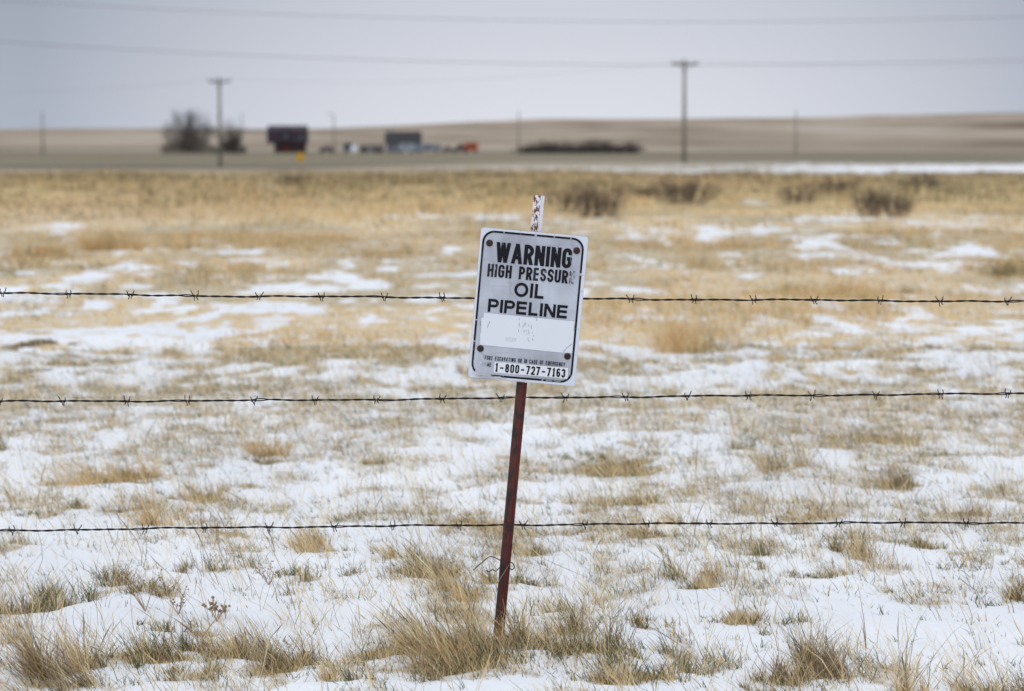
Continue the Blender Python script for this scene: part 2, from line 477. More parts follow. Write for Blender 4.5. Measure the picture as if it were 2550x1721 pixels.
# ------------------------------------------------------------------ ground sheet
def build_ground():
    az = list(np.arange(-17, 17.01, 0.11))
    a = 17.2; st = 0.3; side = []
    while a < 180:
        side.append(a); a += st; st *= 1.13
    az = [-s for s in reversed(side)] + az + side
    az = np.radians(np.array(az))
    r = [0.25]
    while r[-1] < 4.4: r.append(r[-1] * 1.06)
    while r[-1] < 14: r.append(r[-1] * 1.0028)
    while r[-1] < 170: r.append(r[-1] * 1.005)
    while r[-1] < 900: r.append(r[-1] * 1.012)
    r = np.array(r)
    Rg, Ag = np.meshgrid(r, az, indexing="ij")
    X = Rg * np.sin(Ag); Y = Rg * np.cos(Ag)
    Z = height(X, Y)
    front = (Y > 0.5)
    Yc = np.where(front, Y, 5.0)
    pt = patch(X, Y)
    d = np.hypot(X, Y)
    pt = np.where(front, pt, 0.4)
    nearf = 1 - ss(9, 16, d)
    lit = pt * (0.40 * nearf + (0.60 + .2 * ss(30, 60, d)) * (1 - nearf))
    for (x, y, rd, h, kind, den, lean) in TW:
        rr = max(rd * 0.85, 0.03)
        q = ((X - x) / rr) ** 2 + ((Y - y) / (rr * 1.0)) ** 2
        m = q < 9
        k = {"t": .15, "g": .33, "m": .5, "s": .42, "b": .6, "o": .4}[kind]
        lit[m] += k * min(den, 1.3) * np.exp(-q[m])
        # the snow sinks a little round each tuft
        Z[m] -= 0.012 * np.exp(-q[m] * 0.8) * (den > .7)
    px, py = to_px(X, Yc)
    dk = np.where(front, far_dark(X, Yc), 0) * (fbm(X / .22, Y / .5, 77, 3) > 0.46)
    lit = np.maximum(lit, dk * 1.0)
    lit = np.clip(lit, 0, 1.0)
    # colour of what lies between the snow
    straw = np.array([0.65, 0.475, 0.24]); olive = np.array([0.27, 0.235, 0.12]); brown = np.array([0.155, 0.115, 0.075])
    ora = np.array([0.56, 0.38, 0.20]); greyg = np.array([0.245, 0.208, 0.137]); pink = np.array([0.44, 0.375, 0.29])
    n1 = fbm(X / 2.2, Y / 4.0, 55, 3)[..., None]; n2 = fbm(X / 7, Y / 14, 66, 3)[..., None]; n3 = fbm(X / 40, Y / 90, 88, 3)[..., None]
    col = straw * (1 - ss(.5, .62, n1)) + ss(.5, .62, n1) * (0.5 * olive + 0.5 * straw)
    k = ss(.56, .68, n2); col = col * (1 - k) + (ora * .6 + straw * .4) * k
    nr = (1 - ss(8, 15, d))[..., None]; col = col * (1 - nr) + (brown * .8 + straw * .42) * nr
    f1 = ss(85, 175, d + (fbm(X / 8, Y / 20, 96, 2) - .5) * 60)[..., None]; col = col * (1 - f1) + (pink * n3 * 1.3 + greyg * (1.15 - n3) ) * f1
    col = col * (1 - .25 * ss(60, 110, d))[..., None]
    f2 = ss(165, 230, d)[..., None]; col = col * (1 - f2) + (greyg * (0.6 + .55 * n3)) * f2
    dk3 = np.clip(dk * 1.2, 0, 1)[..., None]; col = col * (1 - dk3) + brown * 0.8 * dk3
    # verge of the far left: browner
    nrows, ncols = X.shape
    V = np.stack([X, Y, Z], -1).reshape(-1, 3)
    idx = np.arange(nrows * ncols).reshape(nrows, ncols)
    q = np.stack([idx[:-1, :-1], idx[:-1, 1:], idx[1:, 1:], idx[1:, :-1]], -1)[..., ::-1].reshape(-1, 4)
    seam = np.stack([idx[:-1, -1], idx[:-1, 0], idx[1:, 0], idx[1:, -1]], -1)[..., ::-1]
    q = np.concatenate([q, seam])
    # centre fan
    V = np.concatenate([V, [[0, 0, hz(0, 0)]]]); ci = len(V) - 1
    tri = [(ci, int(idx[0, (j + 1) % ncols]), int(idx[0, j])) for j in range(ncols)]
    me = bpy.data.meshes.new("ground")
    nl = q.size + len(tri) * 3
    me.vertices.add(len(V)); me.vertices.foreach_set("co", V.ravel().astype(np.float32))
    me.loops.add(nl); me.loops.foreach_set("vertex_index", np.concatenate([q.ravel(), np.array(tri).ravel()]).astype(np.int32))
    me.polygons.add(len(q) + len(tri))
    ls = np.concatenate([np.arange(len(q)) * 4, q.size + np.arange(len(tri)) * 3])
    lt = np.concatenate([np.full(len(q), 4), np.full(len(tri), 3)])
    me.polygons.foreach_set("loop_start", ls.astype(np.int32)); me.polygons.foreach_set("loop_total", lt.astype(np.int32))
    me.polygons.foreach_set("use_smooth", np.ones(len(ls), bool))
    me.update(calc_edges=True)
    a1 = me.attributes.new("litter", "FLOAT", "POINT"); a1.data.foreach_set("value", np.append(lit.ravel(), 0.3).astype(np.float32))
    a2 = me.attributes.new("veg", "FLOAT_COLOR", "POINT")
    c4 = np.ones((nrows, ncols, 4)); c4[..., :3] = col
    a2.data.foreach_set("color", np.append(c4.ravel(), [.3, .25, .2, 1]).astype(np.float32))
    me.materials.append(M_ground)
    o = bpy.data.objects.new("ground", me); COL.objects.link(o)
    tag(o, kind="structure")


build_ground()

# hills
def build_hills():
    az = np.radians(np.concatenate([np.arange(-180, -20, 4), np.arange(-20, 20, 0.25), np.arange(20, 180, 4)]))
    r = np.concatenate([[870, 900, 960], np.geomspace(1050, 7500, 46)])
    Rg, Ag = np.meshgrid(r, az, indexing="ij")
    X = Rg * np.sin(Ag); Y = Rg * np.cos(Ag)
    # skyline (photo pixels above eye level) by azimuth
    sx = np.array([-2000, 0, 300, 750, 900, 1120, 1500, 1900, 2323, 4500])
    sy = np.array([290, 291, 290, 288, 284, 277, 272, 266, 257, 250])
    ax = np.arctan((sx * K - 1275) / F)
    el = (368 - sy * K) / F
    e = np.interp(Ag, ax, el)
    crest = 4200.0
    t = np.clip((Rg - 900) / (crest - 900), 0, 1)
    H = e * crest * (t ** 1.5) + 1.17 * t
    H = H * np.where(Rg > crest, 1 - 0.15 * (Rg - crest) / 3000, 1)
    # a nearer low swell to the right
    sw = ss(0.02, 0.09, Ag) * np.exp(-((Rg - 1900) / 450) ** 2)
    H = H + sw * 3.0
    H = H + (fbm(X / 420, Y / 900, 17, 4) - 0.5) * 14 * ss(1300, 3500, Rg)
    Z = -0.3 + H
    Z[0] = -3.0
    nr, nc = X.shape
    idx = np.arange(nr * nc).reshape(nr, nc)
    q = np.stack([idx[:-1, :-1], idx[:-1, 1:], idx[1:, 1:], idx[1:, :-1]], -1)[..., ::-1].reshape(-1, 4)
    seam = np.stack([idx[:-1, -1], idx[:-1, 0], idx[1:, 0], idx[1:, -1]], -1)[..., ::-1]
    q = np.concatenate([q, seam])
    me = bpy.data.meshes.new("hills")
    me.from_pydata(np.stack([X, Y, Z], -1).reshape(-1, 3).tolist(), [], q.tolist())
    me.polygons.foreach_set("use_smooth", [True] * len(me.polygons))
    m, nt, p = new_mat("hill_prairie")
    geo = N(nt, "ShaderNodeNewGeometry"); mp = N(nt, "ShaderNodeMapping"); mp.inputs["Scale"].default_value = (0.004, 0.0013, 0.004)
    no = N(nt, "ShaderNodeTexNoise", inp={"Scale": 1.0, "Detail": 7.0, "Roughness": 0.62})
    nt.links.new(geo.outputs["Position"], mp.inputs[0]); nt.links.new(mp.outputs[0], no.inputs["Vector"])
    rp = ramp(nt, [(0.34, (0.17, 0.135, 0.10)), (0.44, (0.30, 0.245, 0.19)), (0.54, (0.385, 0.32, 0.255)), (0.62, (0.45, 0.39, 0.325)), (0.74, (0.60, 0.56, 0.54))])
    nt.links.new(no.outputs["Fac"], rp.inputs[0]); nt.links.new(rp.outputs[0], p.inputs["Base Color"])
    p.inputs["Roughness"].default_value = 1.0; p.inputs["Specular IOR Level"].default_value = 0.0
    me.materials.append(m)
    o = bpy.data.objects.new("hills", me); COL.objects.link(o); tag(o, kind="structure")


build_hills()

# ------------------------------------------------------------------ grass
def make_grass():
    near = Blades(); far = Blades()
    for (x, y, rd, h, kind, den, lean) in TW:
        wide = 1.0 if y < 9 else (y / 9) ** 0.9
        h = h * 1.12; rd = rd * 1.5; den = den * 0.78
        area = max(rd, .03) * 2 * h
        n = den * {"s": 620, "o": 620, "b": 900, "g": 260, "m": 620, "t": 80}[kind] * (rd / 0.06) ** 1.1 / 3.0
        n = min(n, 2000)
        if y > 9: n *= (9 / y) ** 0.5
        dest = near if y < 14 else far
        # break a wide tuft into crowded sub-clumps so that its outline stays ragged
        k = max(2, int(round(rd / 0.016))); k = min(k, 14)
        for j in range(k):
            q = rng.random() ** .75 * rd * 1.05; a = rng.random() * 2 * math.pi
            dest.tuft(x + q * math.cos(a), y + q * math.sin(a) * 1.1, max(rd * .34, .014) * rng.uniform(.6, 1.5), h * (0.35 + .75 * rng.random()), kind if rng.random() > .25 else "m" if kind != "t" else "t", n / k * rng.uniform(.4, 1.6),
                      lean + rng.normal(0, .12), wide, spread=0.45 if kind != "g" else 0.6)
    # loose growth between them
    def scatter(d0, d1, per, dest, fn):
        area = 0.25 * (d1 ** 2 - d0 ** 2) + 1.6 * (d1 - d0)
        n = int(area * per)
        d = np.sqrt(rng.random(n) * (d1 ** 2 - d0 ** 2) + d0 ** 2)
        x = (rng.random(n) * 2 - 1) * (0.25 * d + 0.8)
        c, nn = cover(x, d); v = patch(x, d)
        keep = rng.random(n) < fn(v, c)
        return x[keep], d[keep], v[keep], c[keep]
    x, d, v, c = scatter(4.6, 14, 900, near, lambda v, c: np.clip(0.13 + .85 * v, 0, 1) * ss(0.0, 0.12, c))
    x2, d2, v2, c2 = scatter(4.6, 8.2, 620, near, lambda v, c: np.clip(0.15 + .85 * v, 0, 1) * ss(0.02, 0.2, c))
    x = np.append(x, x2); d = np.append(d, d2); v = np.append(v, v2); c = np.append(c, c2)
    for i in range(len(x)):
        w = rng.random()
        if v[i] > 0.4:
            kind = "m" if w < .30 else "s" if w < .54 else "g" if w < .76 else "b" if w < .90 else "t"
            h = {"m": .040, "s": .055, "g": .028, "b": .038, "t": .12}[kind] * (.5 + 1.0 * rng.random())
            near.tuft(x[i], d[i], .02 + .04 * rng.random(), h, kind, rng.integers(3, 13) if kind != "t" else 4, .25, .85 if d[i] < 9 else .85 * d[i] / 9, .8)
        else:
            kind = "t" if w < .35 else "g" if w < .75 else "m"
            near.tuft(x[i], d[i], .03, (.14 if kind == "t" else .025) * (.5 + rng.random()), kind, 3 if kind == "t" else 7, .3, 1.0, .8)
    x, d, v, c = scatter(4.7, 10.5, 26, near, lambda v, c: np.clip(.15 + .6 * v, 0, 1) * ss(0.05, 0.3, c))
    z0 = fbm(x / .5, d / .6, 31, 2)
    for i in range(len(x)):
        if z0[i] > .45:
            near.tuft(x[i], d[i], .03 + .05 * rng.random(), .17 * rng.uniform(.5, 1.15), "t", rng.integers(3, 12), .32 + rng.normal(0, .1), .8, .6)
    x, d, v, c = scatter(14, 34, 85, far, lambda v, c: np.clip(.02 + v * np.clip(c * 1.5, 0, 1), 0, 1) * ss(0.0, 0.12, c))
    z1 = fbm(x / 1.3, d / 2.4, 91, 2); z2 = fbm(x / 5, d / 10, 92, 2)
    for i in range(len(x)):
        w = rng.random()
        kind = "o" if z2[i] > .58 and w < .6 else ("m" if z2[i] < .42 and w < .45 else ("s" if w < .82 else ("g" if w < .87 else "b")))
        h = (.035 + .16 * max(0, z1[i] - .47) * 2.2) * (.6 + .8 * rng.random())
        if kind == "g": h *= .5
        far.tuft(x[i], d[i], .05 + .05 * rng.random(), h, kind, 9, .15, d[i] / 9, .7)
    x, d, v, c = scatter(34, 140, 5.0, far, lambda v, c: np.clip(.01 + v * np.clip(c * 1.4, 0, 1), 0, 1) * ss(0.0, 0.15, c))
    kk = rng.random(len(x)) < 1 - ss(88, 138, d + (fbm(x / 6, d / 14, 95, 2) - .5) * 90)
    x, d, v, c = x[kk], d[kk], v[kk], c[kk]
    z1 = fbm(x / 3.0, d / 6, 93, 2); z2 = fbm(x / 9, d / 22, 94, 2)
    for i in range(len(x)):
        w = rng.random()
        dull = ss(48, 105, d[i]) * .8 * (1.15 if x[i] < 0 else .8)
        kind = ("b" if rng.random() < .5 else "m") if rng.random() < dull else "o" if z2[i] > .56 and w < .5 else ("m" if z2[i] < .44 and w < .6 else ("s" if w < .86 else "b"))
        h = (1 - .5 * ss(90, 140, d[i])) * (.10 + .26 * max(0, z1[i] - .45) * 2.2) * (.6 + .7 * rng.random())
        far.tuft(x[i], d[i], .15 + .1 * rng.random(), h, kind, 8, .1, d[i] / 7, .7)
    near.build("dry_grass", 4, "straw and olive tufts of dry grass poking through the near snow", "grass")
    far.build("prairie_grass", 2, "golden dry prairie grass covering the field beyond the fence", "grass")
    print("blades", sum(len(r) for r in near.rows), sum(len(r) for r in far.rows))


make_grass()

# ------------------------------------------------------------------ warning sign on its leaning post
PY = at_ground(1240, 1600).y
post_base = at_y(1240, 1600, PY)
post_top = at_y(1343, 487, PY)
ax_up = (post_top - post_base).normalized()
ax_rt = Vector((ax_up.z, 0, -ax_up.x))
toward = Vector((0, -1, 0))

root = empty("warning_sign", (post_base.x, PY, hz(post_base.x, PY)),
             "white metal pipeline warning sign on a leaning rusty red post", "warning sign")


def metal_paint(name, top, rust, thr, scale, rough=0.5):
    m, nt, p = new_mat(name)
    tc = N(nt, "ShaderNodeTexCoord"); no = N(nt, "ShaderNodeTexNoise", inp={"Scale": scale, "Detail": 5.0, "Roughness": 0.6})
    mp = N(nt, "ShaderNodeMapping"); mp.inputs["Scale"].default_value = (1, 1, 0.45)
    nt.links.new(tc.outputs["Object"], mp.inputs[0]); nt.links.new(mp.outputs[0], no.inputs["Vector"])
    rp = ramp(nt, [(thr - 0.015, rust), (thr + 0.015, top)])
    n2 = N(nt, "ShaderNodeTexNoise", inp={"Scale": scale * 4, "Detail": 3.0}); nt.links.new(tc.outputs["Object"], n2.inputs["Vector"])
    r2 = ramp(nt, [(0.3, 0.6), (0.7, 1.25)]); nt.links.new(n2.outputs["Fac"], r2.inputs[0])
    mx = N(nt, "ShaderNodeMix", data_type="RGBA", blend_type="MULTIPLY"); mx.inputs[0].default_value = 1
    nt.links.new(no.outputs["Fac"], rp.inputs[0]); nt.links.new(rp.outputs[0], mx.inputs[6]); nt.links.new(r2.outputs[0], mx.inputs[7])
    nt.links.new(mx.outputs[2], p.inputs["Base Color"]); p.inputs["Roughness"].default_value = rough
    bp = N(nt, "ShaderNodeBump"); bp.inputs["Strength"].default_value = 0.35; bp.inputs["Distance"].default_value = 0.001
    nt.links.new(no.outputs["Fac"], bp.inputs["Height"]); nt.links.new(bp.outputs[0], p.inputs["Normal"])
    return m


M_post = metal_paint("rusted_red_paint", (0.075, 0.016, 0.011), (0.022, 0.010, 0.010), 0.46, 60, 0.65)
M_postred = metal_paint("fresher_red_paint", (0.16, 0.012, 0.012), (0.06, 0.010, 0.010), 0.42, 60, 0.5)
M_postw = metal_paint("white_paint_flaking", (0.80, 0.79, 0.82), (0.13, 0.035, 0.02), 0.385, 120, 0.55)
M_postw2 = metal_paint("white_paint_rust_spots", (0.80, 0.79, 0.82), (0.15, 0.04, 0.02), 0.50, 130, 0.55)

prof = [(-12.6, 7), (-12.6, 4.8), (-9.6, 0.6), (-3.0, -0.6), (3.4, -0.6), (5.6, 2.6), (7.6, 1.6), (12.6, 4.2), (12.6, 6.6), (7.6, 4.2), (5.4, 5.2), (2.6, 2.0), (-2.6, 2.0), (-8.6, 3.2)]
prof = [(a / 1000, b / 1000) for a, b in prof]


def sweep(base_t, top_t, mats, fm, name, parent, jag=False):
    mb = MB(); L = (post_top - post_base).length; n = 24
    rings = []
    for i in range(n + 1):
        t = base_t + (top_t - base_t) * i / n
        o = post_base + ax_up * (L * t)
        rings.append([o + ax_rt * a + toward * (-b + .0) for a, b in prof])
    nb = len(prof)
    mb.quad_strip(rings)
    mb.m = [fm[(k % nb)] if k < n * nb else 0 for k in range(len(mb.f))]
    return mb.build(name, mats, parent, origin=root.location)


# the ungalvanised red length below the panel, the white flaking end above it: one post
L_post = (post_top - post_base).length
fm_red = {k: 0 for k in range(len(prof))}; fm_red[4] = 1; fm_red[5] = 1
post = sweep(-0.12, 0.80, [M_post, M_postred], fm_red, "post", root)
fm_w = {k: 0 for k in range(len(prof))}; fm_w[1] = 1; fm_w[2] = 1; fm_w[3] = 1; fm_w[7] = 1
ptop = sweep(0.8002, 1.0, [M_postw, M_postw2], fm_w, "post_top", post)
ptop["label"] = "white painted end of the post, flaking to rust"

# panel frame: u,v in zoom pixels of the panel (0..811, 0..1138), converted to metres
TLp = at_y(1130 + 205 / 3.016, 460 + 318 / 3.016, PY - 0.012)
TRp = at_y(1130 + 1013 / 3.016, 460 + 390 / 3.016, PY - 0.012)
BLp = at_y(1130 + 103 / 3.016, 460 + 1450 / 3.016, PY - 0.012)
eu = (TRp - TLp); SU = eu.length / 811.0; eu.normalize()
ev = Vector((-eu.z, 0, eu.x))            # up in the panel
ev = Vector((-eu.z, 0, eu.x)) if (-eu.z, eu.x)[1] > 0 else -ev


def P(u, v, lift=0.0):                     # lift in metres, towards the viewer
    return TLp + eu * (u * SU) - ev * (v * SU) + toward * lift


def rrect(u0, v0, u1, v1, r, n=8):
    pts = []
    for (cx, cy, a0) in ((u1 - r, v0 + r, -90), (u1 - r, v1 - r, 0), (u0 + r, v1 - r, 90), (u0 + r, v0 + r, 180)):
        for i in range(n + 1):
            a = R(a0 + 90 * i / n); pts.append((cx + r * math.cos(a), cy + r * math.sin(a)))
    return pts


def poly_face(mb, pts, lift, thick=0.0, mat=0):
    b = len(mb.v); n = len(pts)
    for (u, v) in pts: mb.v.append(tuple(P(u, v, lift)))
    mb.f.append(tuple(b + j for j in reversed(range(n)))); mb.m.append(mat)
    if thick:
        for (u, v) in pts: mb.v.append(tuple(P(u, v, lift - thick)))
        mb.f.append(tuple(b + n + j for j in range(n))); mb.m.append(mat)
        for j in range(n):
            k = (j + 1) % n
            mb.f.append((b + j, b + k, b + n + k, b + n + j)); mb.m.append(mat)


def panel_material():
    m, nt, p = new_mat("weathered_reflective_sheeting")
    L = nt.links.new
    tc = N(nt, "ShaderNodeTexCoord")
    big = N(nt, "ShaderNodeTexNoise", inp={"Scale": 7.0, "Detail": 3.0}); L(tc.outputs["Object"], big.inputs["Vector"])
    mp = N(nt, "ShaderNodeMapping"); mp.inputs["Scale"].default_value = (60, 1, 4); L(tc.outputs["Object"], mp.inputs[0])
    st = N(nt, "ShaderNodeTexNoise", inp={"Scale": 1.0, "Detail": 4.0}); L(mp.outputs[0], st.inputs["Vector"])
    rp = ramp(nt, [(0.38, (0.38, 0.39, 0.445)), (0.5, (0.45, 0.475, 0.54)), (0.64, (0.54, 0.58, 0.65))]); L(big.outputs["Fac"], rp.inputs[0])
    r2 = ramp(nt, [(0.3, 0.94), (0.7, 1.05)]); L(st.outputs["Fac"], r2.inputs[0])
    mx = N(nt, "ShaderNodeMix", data_type="RGBA", blend_type="MULTIPLY"); mx.inputs[0].default_value = 1
    L(rp.outputs[0], mx.inputs[6]); L(r2.outputs[0], mx.inputs[7])
    # crazing: warped cell edges, two sizes, stronger in some regions
    wn = N(nt, "ShaderNodeTexNoise", inp={"Scale": 18.0, "Detail": 2.0}); L(tc.outputs["Object"], wn.inputs["Vector"])
    wm = N(nt, "ShaderNodeMix", data_type="VECTOR"); wm.inputs[0].default_value = 0.025
    L(tc.outputs["Object"], wm.inputs[4]); L(wn.outputs["Color"], wm.inputs[5])
    cur = mx.outputs[2]
    for sc_, w_, col_, amt in ((16, 0.010, (0.33, 0.34, 0.39), 0.5), (42, 0.016, (0.42, 0.44, 0.50), 0.45)):
        vo = N(nt, "ShaderNodeTexVoronoi", feature="DISTANCE_TO_EDGE", inp={"Scale": sc_}); L(wm.outputs[1], vo.inputs["Vector"])
        mr = N(nt, "ShaderNodeMapRange"); mr.inputs["From Min"].default_value = w_; mr.inputs["From Max"].default_value = w_ * 2.2
        mr.inputs["To Min"].default_value = amt; mr.inputs["To Max"].default_value = 0; L(vo.outputs["Distance"], mr.inputs["Value"])
        ms = N(nt, "ShaderNodeTexNoise", inp={"Scale": 9.0 + sc_ * .1}); L(tc.outputs["Object"], ms.inputs["Vector"])
        mr2 = N(nt, "ShaderNodeMapRange"); mr2.inputs["From Min"].default_value = 0.46; mr2.inputs["From Max"].default_value = 0.60
        L(ms.outputs["Fac"], mr2.inputs["Value"])
        mu = N(nt, "ShaderNodeMath", operation="MULTIPLY"); L(mr.outputs[0], mu.inputs[0]); L(mr2.outputs[0], mu.inputs[1])
        m2 = N(nt, "ShaderNodeMix", data_type="RGBA"); L(mu.outputs[0], m2.inputs[0]); L(cur, m2.inputs[6]); m2.inputs[7].default_value = (*col_, 1)
        cur = m2.outputs[2]
    L(cur, p.inputs["Base Color"])
    p.inputs["Roughness"].default_value = 0.45; p.inputs["Specular IOR Level"].default_value = 0.35
    return m


def worn(name, col, under, thr, scale=170, rough=0.5):
    """paint or film with small chips that show what is under it"""
    m, nt, p = new_mat(name); L = nt.links.new
    tc = N(nt, "ShaderNodeTexCoord")
    mp = N(nt, "ShaderNodeMapping"); mp.inputs["Scale"].default_value = (1.0, 1, 0.35); L(tc.outputs["Object"], mp.inputs[0])
    no = N(nt, "ShaderNodeTexNoise", inp={"Scale": scale, "Detail": 4.0, "Roughness": 0.6}); L(mp.outputs[0], no.inputs["Vector"])
    rp = ramp(nt, [(thr - 0.02, under), (thr + 0.03, col)]); L(no.outputs["Fac"], rp.inputs[0])
    L(rp.outputs[0], p.inputs["Base Color"]); p.inputs["Roughness"].default_value = rough
    p.inputs["Specular IOR Level"].default_value = 0.12
    return m


M_panel = panel_material()
M_rim = simple("panel_rim_sheeting", (0.66, 0.70, 0.78), 0.45, 0.06, 20)
PG = (0.47, 0.50, 0.56)
M_black = worn("black_ink", (0.012, 0.012, 0.016), (0.22, 0.23, 0.27), 0.30)
M_black_worn = worn("black_ink_worn", (0.03, 0.03, 0.035), PG, 0.35, 240)
M_black_faint = worn("black_ink_nearly_gone", (0.10, 0.10, 0.11), PG, 0.50, 260)
M_whiteink = worn("bleached_lettering", (0.72, 0.75, 0.80), PG, 0.44, 260)
M_sticker = simple("white_vinyl", (0.735, 0.765, 0.825), 0.45, 0.035, 12)
M_label = simple("white_vinyl_label", (0.77, 0.79, 0.84), 0.45, 0.03, 12)
M_ghost = simple("ghost_lettering", (0.56, 0.58, 0.63), 0.6, 0.1, 90)
M_scr = simple("scratch_marks", (0.16, 0.15, 0.16), 0.7, 0.3, 90)
M_bolt = metal_paint("rusty_bolt", (0.045, 0.018, 0.014), (0.018, 0.010, 0.010), 0.5, 200, 0.8)

# panel sheet, with a dented lower left corner and lower edge
pts = rrect(0, 0, 811, 1138, 22, 5)
mb = MB()
out = []
for (u, v) in rrect(0, 0, 811, 1138, 22, 5): out.append((u, v))
edge = []
ring = []
# resample the lower edge for an uneven bent lip
for i, (u, v) in enumerate(out):
    ring.append((u, v))
    nx = out[(i + 1) % len(out)]
    if abs(v - 1138) < 1 and abs(nx[1] - 1138) < 1 and abs(nx[0] - u) > 100:
        for k in range(1, 24):
            uu = u + (nx[0] - u) * k / 24
            w = math.sin(uu * .041) * 2.2 + math.sin(uu * .11 + 1) * 1.3
            if uu < 330: w += 5 * math.sin(uu / 330 * math.pi * 2.2)
            ring.append((uu, 1138 + w))
poly_face(mb, ring, 0.0, 0.0018)
panel = mb.build("panel", M_panel, root, origin=root.location)

# pale outer margin (outside the black border line)
def band(outer, inner, lift, mat, name, parent):
    mb = MB(); n = len(outer); b = 0
    for (u, v) in outer: mb.v.append(tuple(P(u, v, lift)))
    for (u, v) in inner: mb.v.append(tuple(P(u, v, lift)))
    for j in range(n):
        k = (j + 1) % n
        mb.f.append((j, n + j, n + k, k)); mb.m.append(0)
    return mb.build(name, mat, parent, origin=root.location)


margin = band(rrect(2, 2, 809, 1134, 22, 8), rrect(18, 18, 784, 1116, 88, 8), 0.0004, M_rim, "margin", panel)
bo = rrect(18, 18, 784, 1116, 90, 8); bi = rrect(33, 33, 769, 1101, 76, 8)
# drop a few short gaps in the line where the film has cracked through
def border():
    mb = MB()
    O, I = [], []
    n = len(bo)
    for j in range(n):
        k = (j + 1) % n
        L_ = math.dist(bo[j], bo[k]); s = max(1, int(L_ / 9))
        for i in range(s):
            t = i / s
            O.append((bo[j][0] * (1 - t) + bo[k][0] * t, bo[j][1] * (1 - t) + bo[k][1] * t))
            I.append((bi[j][0] * (1 - t) + bi[k][0] * t, bi[j][1] * (1 - t) + bi[k][1] * t))
    gaps = [((175, 25), 5), ((415, 25), 5), ((555, 25), 5), ((680, 25), 5), ((776, 290), 9), ((25, 700), 5), ((25, 860), 5), ((560, 1108), 5)]
    n = len(O); b = 0
    for p_ in O: mb.v.append(tuple(P(p_[0], p_[1], 0.0008)))
    for p_ in I: mb.v.append(tuple(P(p_[0], p_[1], 0.0008)))
    for j in range(n):
        k = (j + 1) % n
        c = ((O[j][0] + O[k][0]) / 2, (O[j][1] + O[k][1]) / 2)
        if any(math.dist(c, q) < r + 4 for q, r in gaps): continue
        if c[1] > 1090 and 20 < c[0] < 175: continue            # torn away at the bent corner
        m = 1 if (c[0] < 40 and (180 < c[1] < 420)) or (c[0] < 60 and c[1] > 960) else 0
        mb.f.append((j, n + j, n + k, k)); mb.m.append(m)
    return mb.build("border", [M_black, M_black_worn], panel, origin=root.location)


border()

# ---- lettering: every glyph from strokes
def arc(cx, cy, rx, ry, a0, a1, n=10):
    return [(cx + rx * math.cos(R(a0 + (a1 - a0) * i / n)), cy + ry * math.sin(R(a0 + (a1 - a0) * i / n))) for i in range(n + 1)]


